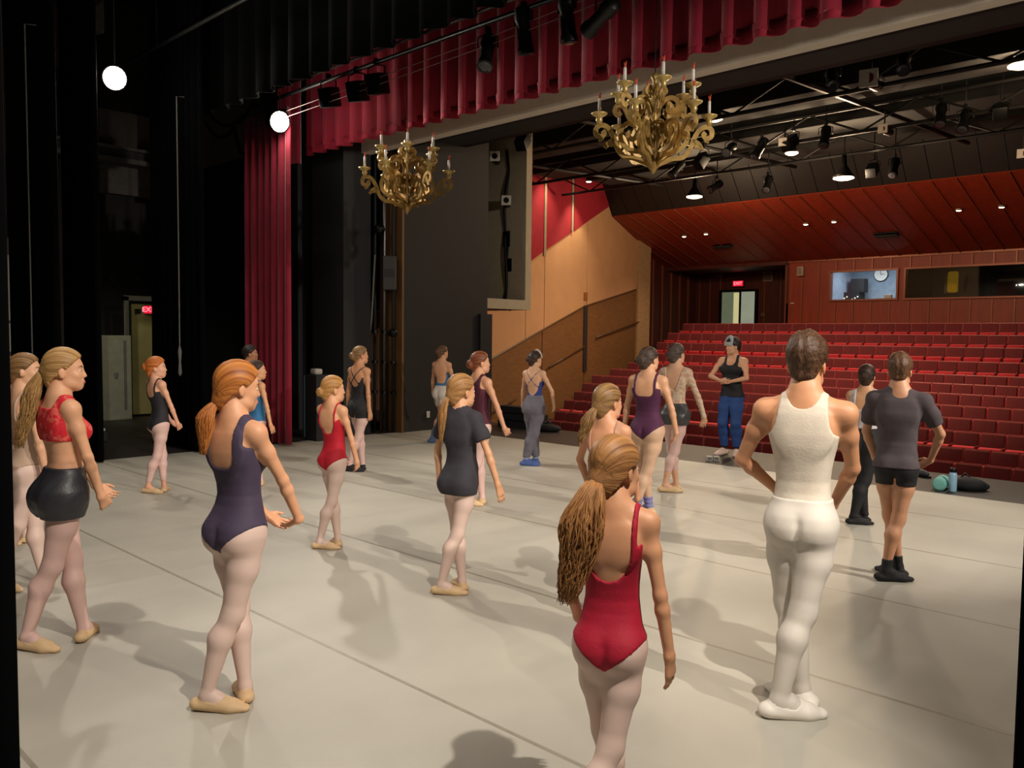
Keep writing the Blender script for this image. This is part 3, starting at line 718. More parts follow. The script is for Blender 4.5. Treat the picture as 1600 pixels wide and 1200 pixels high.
# wainscot, plaster and red fabric panels, each its own piece
def vert(px, z):
    p = wpt(px, 520); return (px, None, p[0], p[1], z)
def P3(px, z): q = wpt(px, 520); return np.array([q[0], q[1], z])
def zz(px, py): return wpt(px, py)[2]
def wp2(nm, a, b, za0, za1, zb0, zb1, m, th):
    A, B = wpt(a, 520), wpt(b, 520)
    return MB().prism([np.array([A[0], A[1], za0])+WN*.002, np.array([B[0], B[1], zb0])+WN*.002, np.array([B[0], B[1], zb1])+WN*.002, np.array([A[0], A[1], za1])+WN*.002], WN*th).build(nm, m, wl)
wt = [(700, 600), (757, 566), (845, 516), (911, 479), (997, 451)]
for (a, b) in zip(wt[:-1], wt[1:]):
    wp2('wainscot_panel', a[0]+.6, b[0]-.6, -2, zz(*a)-.02, -2, zz(*b)-.02, GOLDBROWN, .05)
    A, B = wpt(*a), wpt(*b); MB().tube([A+WN*.04, B+WN*.04], .035, 6).build('cap_rail', mat('cap_wood', '4e3418', .5), wl)
rt_ = [(760, 450), (818, 413), (848, 391), (890, 362), (950, 319), (999, 285)]
for (a, b, c, d) in [(700, 757, 600, 566), (757, 819, 566, 531), (819, 848, 531, 514.5), (848, 914, 514.5, 477.5), (914, 997, 477.5, 451)]:
    xs = [p[0] for p in rt_]; ys = [p[1] for p in rt_]
    wp2('plaster_panel', a+.4, b-.4, zz(a, c), zz(a, np.interp(a, xs, ys)), zz(b, d), zz(b, np.interp(b, xs, ys)), TAN, .04)
for (a, b) in [(760, 818), (818, 847.5), (848.5, 889), (892, 950)]:
    wp2('fabric_panel', a+.3, b-.3, zz(a, np.interp(a, xs, ys)), 8.8, zz(b, np.interp(b, xs, ys)), 8.8, REDFAB, .06)
wp2('plaster_panel', 950, 997, zz(950, 319), 6.9, zz(997, 288), 6.9, TAN, .035)
for a, y0, y1 in [(911, 478, 580), (996.5, 451, 545)]:
    A = wpt(a, y0); B = wpt(a, y1); MB().box(np.minimum(A, B)-[.06, .06, 0], np.maximum(A, B)+[.10, .06, 0]).build('wall_post', DKB, wl)
for a, y0 in [(848, 400), (891, 362)]:
    A = wpt(a, y0); MB().box(A+[-.02, -.05, 0], A+[.1, .05, 3.5]).build('wall_fin', mat('fin', '8a7a66', .8), wl)
for p, q in [((760, 646), (800, 624)), ((851, 574), (908, 541)), ((927, 527), (993, 503))]:
    A, B = wpt(*p)+WN*.14, wpt(*q)+WN*.14
    hr = MB().tube([A, B], .025, 8).build('handrail', mat('rail_wood', '4a3018', .45), wl, True)
    for t in (.15, .85): MB().tube([A+(B-A)*t, A+(B-A)*t-WN*.12+np.array([0, 0, -.05])], .012, 6).build('rail_bracket', METB, hr)
tag(MB().prism([wpt(910, 457), wpt(915, 457), wpt(915, 469), wpt(910, 469)], WN*.08).build('wall_light', mat('amber', '8a5a30', .5), wl))
# rear part of the house: return, side panels, back wall with battens, alcove, sloping ceiling
BY = 29.2
S(MB().box((-18.75, 26.2, -1), (-18.4, 27.0, 7)).build('wall_house_return', mat('return_plaster', 'a58560', .85)))
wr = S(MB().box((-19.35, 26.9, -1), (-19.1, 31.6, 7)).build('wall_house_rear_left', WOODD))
for i in range(6): MB().box((-19.1, 27.5+.66*i, 1), (-19.04, 27.55+.66*i, 6)).build('batten', BATT, wr)
wb = S(MB().box((-13.9, BY+.02, 0), (4, BY+.3, 3.12)).build('wall_back', WOOD))
MB().box((-13.9, BY+.02, 4.18), (4, BY+.3, 4.62)).build('upper_band', WOOD, wb)
MB().box((-13.9, BY+.02, 3.12), (-12.28, BY+.3, 4.18)).build('infill_panel', WOOD, wb); MB().box((-9.92, BY+.02, 3.12), (-9.72, BY+.3, 4.18)).build('infill_panel', WOOD, wb)
MB().box((-4.4, BY+.02, 3.12), (4, BY+.3, 4.18)).build('infill_panel', WOOD, wb)
for i in range(29):
    x_ = -13.9+.62*i
    inwin = (-12.28 < x_ < -9.9) or (-9.75 < x_ < -4.4)
    segs = [(1, 3.10), (4.2, 4.58)] if inwin else [(1, 4.58)]
    for a, b in segs: MB().box((x_-.018, BY-.02, a), (x_+.018, BY+.03, b)).build('batten', BATT, wb)
    MB().box((x_+.025, BY, 1.2), (x_+.595, BY+.02, 3.08)).build('wood_panel', WOOD, wb)
MB().box((-13.95, BY-.04, 4.56), (4, BY+.03, 4.63)).build('top_trim', BATT, wb)
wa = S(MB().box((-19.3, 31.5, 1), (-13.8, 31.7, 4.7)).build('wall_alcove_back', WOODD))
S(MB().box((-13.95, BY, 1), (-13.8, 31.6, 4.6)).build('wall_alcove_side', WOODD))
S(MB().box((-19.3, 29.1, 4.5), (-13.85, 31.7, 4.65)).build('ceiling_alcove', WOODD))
for i, x_ in enumerate((-20.6, -18.9, -18.4, -17.9, -15.9, -15.2, -14.5)): MB().box((x_-.02, 31.46, 1), (x_+.02, 31.5, 4.5)).build('batten', BATT, wa)
def slope(Y): return 6.06+(4.60-6.06)*(Y-24.0)/(BY-24.0)
def slab(name, x0, x1, Ya, za, Yb, zb, m, parent=None, th=.06): return MB().prism([(x0, Ya, za), (x1, Ya, za), (x1, Yb, zb), (x0, Yb, zb)], (0, .02, th)).build(name, m, parent)
cs = S(slab('ceiling_house_slope', -19.3, 4, 24, 6.12, BY+.05, 4.66, mat('slope_back', '2a0f08', .8)))
for i in range(37):
    x_ = -19.2+.62*i
    slab('wood_panel', x_+.012, x_+.608, 24, 6.07, BY, 4.61, WOOD, cs, .03)
    slab('batten', x_-.012, x_+.012, 24, 6.045, BY, 4.585, BATT, cs, .05)
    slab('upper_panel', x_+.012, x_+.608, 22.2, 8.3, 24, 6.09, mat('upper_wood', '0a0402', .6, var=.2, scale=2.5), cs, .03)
S(MB().box((-20, 12.7, 8.7), (4, 24.2, 8.9)).build('ceiling_house', mat('house_ceiling', '0f0c0b', .95)))
# seating tiers and aisle steps
tops = [-.60, -.43, -.18, .02, .23, .45, .65, .85, 1.19, 1.58, 1.94, 2.31]
lefts = [-15.3, -15.9, -16.35, -16.75, -17.2, -17.55, -17.5, -17.45, -17.4, -17.5, -17.65, -17.6]
CARP = mat('dark_carpet', '241416', .95, var=.2, scale=20)
S(MB().box((-19, 11.95, -2.2), (4, 17.1, -1.5)).build('floor_pit', CARP))
S(MB().box((-20, 11.90, -1.5), (6, 11.955, -.02)).build('trim_9', BLKP))
for i, t in enumerate(tops):
    Y = 17.5+.96*i; fz = t-.87
    o = S(MB().box((-19.2 if i < 10 else -19.1, Y-.62, fz-1.0), (4, Y+.34+(1.2 if i == 11 else 0)+(2.4 if i == 11 else 0), fz)).build('floor_tier_%d' % (i+1), CARP))
    if i: MB().box((-19.0, Y-.95, fz-.5*(t-tops[i-1])-.4), (lefts[i]-.3, Y-.62, fz-.5*(t-tops[i-1]))).build('aisle_step', CARP, o)
    MB().box((HY(Y)+.1, Y-.64, fz-.02), (lefts[i]-.3, Y-.60, fz+.01)).build('step_nosing', mat('nosing', '4a4038', .6), o)
# theatre seats
def seat_proto():
    r = empty('theatre_seat', (0, 0, 0))
    b = MB().bbox((0, .0, .62), (.455, .055, .50), .02, Matrix.Rotation(math.radians(-8), 3, 'X')).build('backrest', mat('seat_plush_back', '5c0a14', .85, var=.18, scale=9, sheen=.25), r, True)
    MB().bbox((0, .034, .623), (.482, .022, .535), .008, Matrix.Rotation(math.radians(-8), 3, 'X')).build('back_shell', mat('seat_shell_lit', 'a04444', .4, var=.1), b)  # paler shell colour paints in the lit edges around the backs
    MB().bbox((0, -.160, .415), (.44, .15, .36), .025, Matrix.Rotation(math.radians(6), 3, 'X')).build('seat_cushion', mat('seat_plush_lit', 'b81226', .75, var=.15, scale=9, sheen=.3), r, True)  # brighter plush than the backrest, light from above put into its red
    a = MB().bbox((-.25, -.10, .60), (.045, .32, .035), .01)
    a.build('armrest', mat('seat_arm', '7a2224', .45, var=.1), r, True)
    MB().box((-.262, -.02, 0), (-.238, .05, .59)).box((-.275, -.12, 0), (-.225, .10, .02)).build('seat_standard', METB, r)
    return r
def copy_tree(o, parent=None):
    c = o.copy(); COL.objects.link(c); c.parent = parent
    for ch in list(o.children): copy_tree(ch, c)
    return c
ORD = ['first', 'second', 'third', 'fourth', 'fifth', 'sixth', 'seventh', 'eighth', 'ninth', 'tenth', 'eleventh', 'twelfth', 'thirteenth', 'fourteenth', 'fifteenth', 'sixteenth', 'seventeenth', 'eighteenth', 'nineteenth', 'twentieth', 'twenty-first', 'twenty-second', 'twenty-third', 'twenty-fourth', 'twenty-fifth', 'twenty-sixth', 'twenty-seventh']
sp = seat_proto(); first = True
for i, t in enumerate(tops):
    for k in range(min(27, int((at(1600, 600, Y=17.5+.96*i)[0]+.75-lefts[i])/.5)+1)):
        o = sp if first else copy_tree(sp); first = False
        o.location = (lefts[i]+.26+.5*k, 17.5+.96*i, t-.87)
        tag(o, 'red plush folding theatre seat, %s from the left aisle, %s row from the stage' % (ORD[k], ORD[i]), 'seat', 'rows of red theatre seats')
# control booth windows, door, exit sign
GL = None
def glass(name='booth_glass'):
    if name in _M: return _M[name]
    m = bpy.data.materials.new(name); m.use_nodes = True; N, L = m.node_tree.nodes, m.node_tree.links
    t = N.new('ShaderNodeBsdfTransparent'); g = N.new('ShaderNodeBsdfGlossy'); g.inputs['Roughness'].default_value = .03; x = N.new('ShaderNodeMixShader'); x.inputs[0].default_value = .06
    L.new(t.outputs[0], x.inputs[1]); L.new(g.outputs[0], x.inputs[2]); L.new(x.outputs[0], N['Material Output'].inputs[0]); _M[name] = m; return m
def win(name, x0, x1, z0, z1):
    r = empty(name, ((x0+x1)/2, BY, z0), kind='structure'); c = np.array(((x0+x1)/2, BY, z0))
    def B(lo, hi, nm, m): return MB().box(np.array(lo)-c, np.array(hi)-c).build(nm, m, r)
    for lo, hi in [((x0-.06, BY-.05, z0-.06), (x1+.06, BY+.1, z0)), ((x0-.06, BY-.05, z1), (x1+.06, BY+.1, z1+.06)), ((x0-.06, BY-.05, z0), (x0, BY+.1, z1)), ((x1, BY-.05, z0), (x1+.06, BY+.1, z1))]: B(lo, hi, 'window_frame', BATT)
    B((x0, BY+.04, z0), (x1, BY+.046, z1), 'glass_pane', glass()); return r
win('window_1', -12.22, -9.98, 3.18, 4.14); win('window_2', -9.68, -4.45, 3.18, 4.14)
br = S(MB().box((-12.6, 32.2, 2.2), (-9.8, 32.3, 4.5)).build('wall_booth', mat('booth_blue', '8a9cae', .8)))
S(MB().box((-9.82, 29.5, 2.2), (-9.75, 32.3, 4.5)).build('wall_booth_divider', BLKP))
S(MB().box((-9.75, 32.2, 2.2), (-3.8, 32.3, 4.5)).build('wall_booth_dark', BLKP))
S(MB().box((-12.7, 29.5, 4.5), (-3.8, 32.3, 4.6)).build('ceiling_booth', DKG)); S(MB().box((-12.7, 29.5, 2.1), (-3.8, 32.3, 2.2)).build('floor_booth', DKG))
S(MB().box((-12.7, 29.5, 2.1), (-12.6, 32.3, 4.6)).build('wall_booth_side', mat('booth_blue', '8a9cae')))
area('booth_lamp', (-11.2, 30.6, 4.45), (-11.2, 31, 2), 60, 1.6, .6, (.85, .93, 1))
ck = empty('wall_clock', tuple(at(1377, 429, Y=32.17)), label='round white wall clock seen through the lit booth window', cat='clock')
RX = Matrix.Rotation(PI/2, 3, 'X')
MB().lathe([(.26, 0), (.26, .04), (.24, .05)], 24, R=RX).build('clock_rim', mat('clock_rim', '30302e', .4), ck, True)
MB().lathe([(.24, .045), (.24, .055)], 24, R=RX).build('clock_face', mat('clock_face', 'f0f0ea', .5, var=0), ck)
MB().box((-.008, -.07, 0), (.008, -.06, .18)).box((-.008, -.07, -.01), (.13, -.06, .008)).build('clock_hands', METB, ck)
rk = empty('equipment_rack', (at(1322, 440, Y=31.6)[0], 31.6, 2.2), label='rack of lit control equipment inside the lit booth', cat='rack')
MB().box((-.6, -.3, 0), (.6, .3, 1.35)).build('rack_body', DKG, rk); MB().box((.25, -.2, 1.35), (.75, .2, 1.85)).build('rack_top', DKG, rk)
for i in range(12):
    MB().box((-.55+.1*i, -.32, 1.0+.05*(i % 4)), (-.50+.1*i, -.30, 1.05+.05*(i % 4))).build('indicator', mat('indic', 'd8d8c8', .4, emit=.6), rk)
tag(MB().box((-10.8, 29.6, 2.2), (-10.1, 30.1, 3.22)).bbox((-10.45, 29.8, 3.28), (.25, .2, .12), .03).build('desk_console', mat('console', 'c8c4ba', .5)), 'pale console on the desk behind the lit booth window', 'console')
yc = empty('coat', (-9.05, 32.08, 3.3), label='yellow jacket hanging in the dark booth window', cat='jacket')
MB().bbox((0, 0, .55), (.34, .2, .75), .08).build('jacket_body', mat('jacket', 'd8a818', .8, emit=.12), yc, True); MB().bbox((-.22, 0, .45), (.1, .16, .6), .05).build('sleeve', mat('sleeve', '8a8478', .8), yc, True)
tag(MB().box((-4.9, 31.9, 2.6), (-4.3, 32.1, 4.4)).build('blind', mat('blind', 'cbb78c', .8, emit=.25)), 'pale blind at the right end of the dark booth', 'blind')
# door of the alcove: lit lobby beyond, two glazed leaves
D0, D1 = at(1129, 457, Y=31.45), at(1181, 457, Y=31.45)
dr = empty('door_1', (0, 0, 0), kind='structure')
x0, x1, zt = D0[0], D1[0], D0[2]; zb = 1.5
for a, b in [((x0-.1, 31.36, zb), (x0, 31.5, zt+.1)), ((x1, 31.36, zb), (x1+.1, 31.5, zt+.1)), ((x0, 31.36, zt), (x1, 31.5, zt+.1)), (((x0+x1)/2+.05, 31.38, zb), ((x0+x1)/2+.13, 31.5, zt))]: MB().box(a, b).build('door_frame', METB, dr)
MB().box((x0, 31.42, zb), ((x0+x1)/2+.05, 31.45, zt)).build('door_leaf', mat('door_lit_a', '7d8a72', .3, emit=.35, var=.3, scale=1.2), dr)
MB().box((x0+.55, 31.40, zb), (x0+.83, 31.415, zt-.03)).build('door_strip', mat('door_lit_b', 'd8d6a0', .3, emit=.6, var=.05), dr)
MB().box(((x0+x1)/2+.13, 31.42, zb), (x1, 31.45, zt)).build('door_leaf', mat('door_lit_c', 'a8b4a0', .3, emit=.45, var=.4, scale=1.0), dr)
def textmesh(name, body, size, m, parent, loc, rot_, ext=.004):
    cu = bpy.data.curves.new(name, 'FONT'); cu.body = body; cu.size = size; cu.extrude = ext; cu.align_x = 'CENTER'; cu.align_y = 'CENTER'
    o = bpy.data.objects.new(name, cu); COL.objects.link(o); me = bpy.data.meshes.new_from_object(o); bpy.data.objects.remove(o)
    q = link(name, me, m, parent); q.location = loc; q.rotation_euler = rot_; return q
def exit_sign(loc, rz, label, w_=.5, hgt=.26):
    e = empty('exit_sign', loc, rz, label, 'sign')
    MB().bbox((0, .04, 0), (w_, .07, hgt), .01).build('sign_case', mat('sign_case', '3a0810', .5, emit=.0), e)
    MB().box((-w_/2+.02, -.002, -hgt/2+.02), (w_/2-.02, .004, hgt/2-.02)).build('sign_face', mat('sign_face', 'c01830', .4, emit=1.2, var=0), e)
    textmesh('lettering', 'EXIT', hgt*.72, mat('sign_letters', 'ff7a88', .4, emit=2.2, var=0), e, (0, -.008, 0), (PI/2, 0, 0)); return e
p = at(1153, 443, Y=31.3); exit_sign(tuple(p), 0, 'lit red EXIT sign above the glazed lobby door')
for px_, py_, nm, lb, sz in [(1126, 430, 'wall_speaker', 'small pale wall speaker left of the lobby exit sign', (.28, .2, .22)), (1200, 432, 'wall_panel', 'square pale frame on the dark alcove wall', (.42, .05, .42)), (1192, 492, 'switch_plate', 'pair of small light switches right of the lobby door', (.16, .03, .14))]:
    q = at(px_, py_, Y=31.42); e = empty(nm, tuple(q), 0, lb, nm.split('_')[1]); MB().bbox((0, 0, 0), sz, .012).build('case', mat('pale_case', '7a685a', .6), e); MB().bbox((0, -sz[1]/2, 0), (sz[0]*.7, .012, sz[2]*.7), .004).build('front', mat('pale_front', '5a4a40', .6), e)
q = at(1251, 424, Y=BY-.08); e = empty('wall_speaker', tuple(q), 0, 'white speaker mounted high left of the lit booth window', 'speaker')
MB().bbox((0, 0, 0), (.24, .18, .34), .03).build('case', mat('white_case', 'c0a898', .6), e, True); MB().bbox((0, -.09, 0), (.17, .012, .25), .004).build('grille', mat('grille_l', '8a7a70', .7), e)
tag(MB().bbox(at(1238, 474, Y=BY-.03), (.14, .03, .05), .01).build('door_plate', mat('pale_plate', 'c8b8a0', .5)), 'tiny pale plate on the wood wall near the alcove', 'plate')
for px_, py_, k in [(1130, 383, 0), (1385, 366, 1)]:
    q = at(px_, py_, Y=27.3); e = empty('ceiling_vent', tuple(q), 0, 'dark slotted air vent in the sloping wood ceiling, %s' % ('above the alcove' if k == 0 else 'above the booth windows'), 'vent', 'ceiling vents')
    MB().bbox((0, 0, 0), (.75, .3, .06), .01, Matrix.Rotation(-.27, 3, 'X')).build('vent_frame', METB, e)
    for j in range(4): MB().box((-.34, -.12+.06*j, -.06-.016*j), (.34, -.09+.06*j, -.035-.016*j)).build('vent_slat', DKB, e)
# ceiling downlights in the slope, pendants under the catwalks
LAMP = glow('lamp_disc', 'ffe9c8', 14)
for k, (px_, py_) in enumerate([(1069, 370), (1103, 366), (1259, 351), (1303, 347), (1498, 329), (1565, 324)]):
    d = FW+RT*(px_-800)/FPX-UP*(py_-600)/FPX
    # meet z = slope(Y)
    a = (4.60-6.06)/(BY-24.0); t = (6.0-a*24.0-CPOS[2])/(d[2]-a*d[1]); q = CPOS+d*t
    e = empty('downlight', tuple(q), 0, 'small recessed ceiling downlight, %s from the left in the sloping wood ceiling' % ORD[k], 'light', 'slope downlights')
    MB().lathe([(.085, .0), (.085, .05), (.06, .06)], 14).build('trim_ring', mat('ring', '8a7a6a', .4), e, True)
    MB().lathe([(.06, -.012), (.066, .0)], 14).build('lens', LAMP, e)
    spot('downlight_beam', (q[0], q[1], q[2]-.05), (q[0], q[1]-.2, 0), 120, 120, (1, .7, .45), .8, .05)
for k, (px_, py_, Y, rr, pw_) in enumerate([(1085, 308, 21.5, .26, 800), (1318, 279, 19.5, .26, 900), (1598, 103, 15.5, .24, 320), (1115, 187, 15.2, .2, 260), (1237, 240, 18.5, .16, 350)]):
    q = at(px_, py_, Y=Y); e = empty('pendant_lamp', tuple(q), 0, ['bright round house pendant above the alcove door', 'bright round house pendant above the lit booth window', 'bright house pendant at the right edge under the catwalk', 'bright house pendant just behind the near chandelier', 'dim house pendant on the catwalk pipe'][k], 'light', 'house pendants')
    MB().lathe([(.05, .55), (.07, .3), (rr*.75, .1), (rr, .02)], 18).build('shade', METB, e, True); MB().tube([(0, 0, .5), (0, 0, 8.7-q[2])], .012, 6).build('stem', METB, e)
    MB().lathe([(rr*.55, -.03), (rr*.9, .0), (rr*.88, .03)], 18).build('diffuser', glow('pendant_disc', 'ffe2b4', 9), e, True)
    pt = bpy.data.lights.new('pendant_glow', 'POINT'); pt.energy = pw_*.5; pt.color = (1, .72, .45); pt.shadow_soft_size = .15; po_ = bpy.data.objects.new('pendant_glow', pt); COL.objects.link(po_); po_.location = (q[0], q[1], q[2]-.25)
    spot('pendant_beam', (q[0], q[1], q[2]-.05), (q[0], q[1]+.3, -1), pw_, 140, (1, .74, .48), .6, .15)
for k, (px_, py_) in enumerate([(845, 252), (890, 287), (997, 335)]):
    q = wpt(px_, py_)+WN*.7; e = empty('can_light', tuple(q), 0, '%s of the three can lights along the house side wall' % ['leftmost', 'middle', 'rightmost'][k], 'light', 'house wall can lights')
    MB().lathe([(.09, .0), (.10, .5), (.07, .52)], 14).build('can', METB, e, True); MB().lathe([(.07, -.012), (.085, .0)], 14).build('lens', LAMP, e)
    MB().tube([(0, 0, .5), (0, 0, 8.7-q[2])], .015, 6).build('stem', METB, e)
    spot('can_beam', (q[0], q[1], q[2]-.04), tuple(q-WN*.35+np.array([0, .2, -3])), 300, 85, (1, .8, .52), .7, .08)
# catwalk trusses above the house
def truss(name, Y, z, x0, x1, label, hgt=.5):
    t = empty(name, (x0, Y, z), 0, label, 'truss', 'catwalk trusses'); L = x1-x0; TM = mat('truss_dark', '0a0807', .6, .3)
    for zz_, yy in ((0, 0), (hgt, 0)): MB().tube([(0, yy, zz_), (L, yy, zz_)], .04, 6).build('chord', TM, t)
    n = int(L/1.1)
    for i in range(n): MB().tube([(i*1.1, 0, 0 if i % 2 else hgt), ((i+1)*1.1, 0, hgt if i % 2 else 0)], .022, 5).build('web_bar', TM, t)
    return t
truss('catwalk_truss', 14.0, 5.9, -15.5, 2, 'dark steel catwalk truss nearest the proscenium header')
truss('catwalk_truss', 17.0, 5.95, -16.5, 2, 'dark steel catwalk truss, middle of the house')
truss('catwalk_truss', 20.0, 6.2, -17, 2, 'dark steel catwalk truss nearest the sloping wood ceiling')
for k, (Y, z) in enumerate([(15.6, 6.35), (18.6, 6.5), (21.3, 6.7)]):
    tag(MB().box((-16.5, Y-.5, z), (2, Y+.5, z+.08)).box((-16.5, Y-.52, z), (2, Y-.48, z+.5)).build('catwalk_deck', mat('catwalk', '060403', .8, var=.2)), 'dark catwalk deck over the %s seats' % ['front', 'middle', 'rear'][k], 'catwalk', 'catwalk decks')
for k in range(4):
    x_ = -15+4.3*k; tag(MB().tube([(x_, 12.8, 6.1), (x_+.4, 22, 6.5)], .05, 6).build('ceiling_beam', METB), 'black lengthwise steel beam over the house, %s from the left' % ORD[k], 'beam', 'lengthwise house beams')
# theatre lanterns
def lantern(loc, yaw, tilt, label, group, L=.42, r=.085, pipe=.22, m=None, square=False, name='stage_lantern', hang=None):
    e = empty(name, loc, 0, label, 'stage light', group); m = m or METB
    R = Matrix.Rotation(yaw, 3, 'Z') @ Matrix.Rotation(tilt, 3, 'X')      # local -z is the beam
    if square: MB().bbox((0, 0, -.12), (r*2, r*2, L*.7), .02, None).v
    b = MB()
    if square: b.bbox(R @ Vector((0, 0, -L*.3)), (r*2.1, r*2.1, L*.75), .02, R)
    else: b.lathe([(r*.5, L*.38), (r*.9, L*.33), (r, L*.1), (r*.8, -.02), (r*.85, -L*.45), (r*1.0, -L*.5), (r*1.0, -L*.62)], 14, R=R)
    o = b.build('housing', m, e); smooth_angle(o, 35)
    MB().lathe([(r*.86, -L*.635), (r*.5, -L*.66)], 14, R=R).build('lens', mat('lens_glass', '3a3a40', .1, .2), o)
    y0 = [R @ Vector((s_*r*1.25, 0, 0)) for s_ in (-1, 1)]; top = Vector((0, 0, pipe))
    MB().tube([y0[0], y0[0]+Vector((0, 0, pipe*.6)), top+Vector((0, 0, -.03)), y0[1]+Vector((0, 0, pipe*.6)), y0[1]], .010, 6).build('yoke', METB, e)
    MB().bbox(top, (.05, .07, .09), .01).build('clamp', METB, e)
    if hang: MB().tube([top, (0, 0, hang-loc[2])], .014, 6).build('hanger', METB, e)
    return e
rnd = random.Random(3)
hl = [(1060, 262, 17), (1100, 245, 17), (1142, 232, 17), (1190, 228, 17), (1240, 218, 17), (1300, 120, 14), (1412, 95, 14), (1365, 262, 20), (1398, 258, 20), (1508, 185, 17), (1565, 170, 17), (1200, 285, 20), (1120, 290, 20), (820, 215, 12.5), (1290, 210, 17), (1470, 175, 17)]
for k, (px_, py_, Y) in enumerate(hl):
    q = at(px_, py_, Y=Y); lantern(tuple(q), rnd.uniform(-.5, .5), rnd.uniform(-1.1, -.5), 'black stage lantern hung on the house catwalks, %s from the left' % ORD[sorted([h_[0] for h_ in hl]).index(px_)], 'lanterns on the house catwalks', L=.5, r=.11, square=k % 3 == 1, hang=6.75)
for k, (px_, py_, Y) in enumerate([(1223, 222, 16.7), (1379, 201, 16.7), (1357, 122, 13.6), (1597, 240, 18)]):
    q = at(px_, py_, Y=Y); e = empty('colour_frame_lantern', tuple(q), 0, ['lantern with a small white colour frame left of the catwalk centre', 'lantern with a small white colour frame over the booth window', 'lantern with a large pale barn door plate near the header', 'lantern with a white colour frame at the right edge'][k], 'stage light', 'lanterns with pale frames')
    s_ = .28 if k == 2 else .17
    MB().bbox((0, 0, 0), (s_, .03, s_), .006, Matrix.Rotation(.2, 3, 'Z')).build('colour_frame', mat('pale_frame', 'b8b0a4', .5), e); MB().lathe([(s_*.3, -.03), (s_*.3, .012)], 12, R=RX).build('aperture', mat('gel_red', '5a1014', .4), e)
    MB().lathe([(s_*.45, -.4), (s_*.45, -.02)], 12, R=RX).build('housing', METB, e, True); MB().tube([(0, .1, 0), (0, .1, .35)], .015, 6).build('hanger', METB, e)
# cove lights
for k, (px_, py_) in enumerate([(773, 244), (791, 313)]):
    q = at(px_, py_, X=-12.0); e = empty('cove_lantern', tuple(q), math.radians(40), ['white fronted lantern at the top of the side cove', 'white fronted lantern in the middle of the side cove'][k], 'stage light', 'cove lanterns')
    MB().bbox((0, 0, 0), (.2, .03, .2), .006).build('colour_frame', mat('pale_frame', 'b8b0a4', .5), e); MB().lathe([(.06, -.02), (.06, .02)], 12, R=RX).build('lens', METB, e); MB().lathe([(.09, -.45), (.09, -.02)], 12, R=RX).build('housing', METB, e, True)
cb2 = empty('cable_bundle', tuple(at(795, 400, X=-12.3)), 0, 'black cables and clamps bundled down the side cove', 'cable')
for k in range(4): MB().tube([(.05*math.sin(k*2+j*1.3), .06*k-.1+.03*math.sin(j*2+k), 2.2-j*.42) for j in range(9)], .03, 6).build('cable', METB, cb2, True)
MB().bbox((.05, .02, -.2), (.22, .2, .3), .04).build('clamp_block', METB, cb2); MB().bbox((0, 0, .35), (.2, .2, .35), .04).build('clamp_block', METB, cb2)
# ------------------------------------------------------------------ curtains
REDV = mat('red_velour', '8e0a2a', .8, var=.15, scale=3, sheen=.5)
o = drape('house_curtain', (-12.75, 6.9), (-11.4, 6.95), .03, 5.25, .17, .055, REDV, seed=2, flare=.3); tag(o, 'tall red velvet house curtain bunched at stage right', 'curtain')
va = empty('valance', (-12.3, 7.9, 4.81), 0, 'long pleated red velvet valance across the proscenium', 'valance')
v1 = drape('pleated_cloth', (-.15, 0), (15.6, 0), .05, 4.0, .36, .055, REDV, va, seed=5, flare=.2, rows=6, hem=lambda q: .05*(q % 1))
drape('hem_band', (-.15, 0), (15.6, 0), .0, .16, .36, .058, mat('red_hem', '8a0a28', .85, var=.1), va, seed=5, flare=.2, rows=2)
va2 = drape('valance_return', (-12.62, 7.45), (-12.48, 7.8), 4.66, 8.8, .3, .05, REDV, seed=8); tag(va2, 'short return end of the red valance at stage right', 'curtain')
o = drape('black_border', (-13.2, 5.85), (3.5, 5.85), 5.0, 9, .42, .06, mat('border_velour', '070808', 1, var=.2, scale=3, spec=.08), seed=11); tag(o, 'black pleated border curtain hanging above the stage', 'curtain')
for k, (x0, x1, Y, z1, lb) in enumerate([(-13.3, -11.5, 5.6, 8.6, 'black velvet leg curtain next to the red curtain'), (-13.0, -11.6, 4.2, 8, 'black velvet leg curtain beside the wing door gap'), (-13.1, -11.12, 3.55, 8, 'black velvet leg curtain at the far left edge')]):
    o = drape('leg_curtain', (x0, Y), (x1, Y), .02, z1, .2, .045, BLK, seed=20+k, flare=.2); tag(o, lb, 'curtain', 'black leg curtains')
# black drapes on either side of the camera, the wing entrance
q0, q1 = at(30, 1150, D=1.5), at(1585, 1150, D=1.6)
d0 = np.array([-RT[0], -RT[1]]);
o = drape('leg_curtain', (q0[0]+d0[0]*.9, q0[1]+d0[1]*.9), (q0[0], q0[1]), .02, 3.0, .2, .02, BLK, seed=41); tag(o, 'black leg curtain edge close to the camera at the left', 'curtain', 'black leg curtains')
o = drape('leg_curtain', (q1[0], q1[1]), (q1[0]-d0[0]*.9, q1[1]-d0[1]*.9), .02, 3.0, .2, .02, BLK, seed=42); tag(o, 'black leg curtain edge close to the camera at the right', 'curtain', 'black leg curtains')
# pull cords
for k, (px_, Y, zt, zb, lb) in enumerate([(47, 3.4, 5.6, 1.0, 'thin grey pull cord in front of the leftmost leg curtain'), (279, 5.45, 5.2, 1.15, 'thin grey pull cord with a knotted end before the leg curtain')]):
    q = at(px_, 400, Y=Y); e = empty('pull_cord', (q[0], q[1], zb), 0, lb, 'cord', 'pull cords')
    MB().tube([(0, 0, .1), (.004, 0, 2), (0, 0, zt-zb), (0, .14, zt-zb+.02)], .009, 6).build('rope', mat('rope', '6a6862', .8), e); MB().lathe([(.012, -.02), (.03, .02), (.018, .2), (.03, .34), (.012, .42)], 8).build('knot', mat('rope', '6a6862'), e, True)
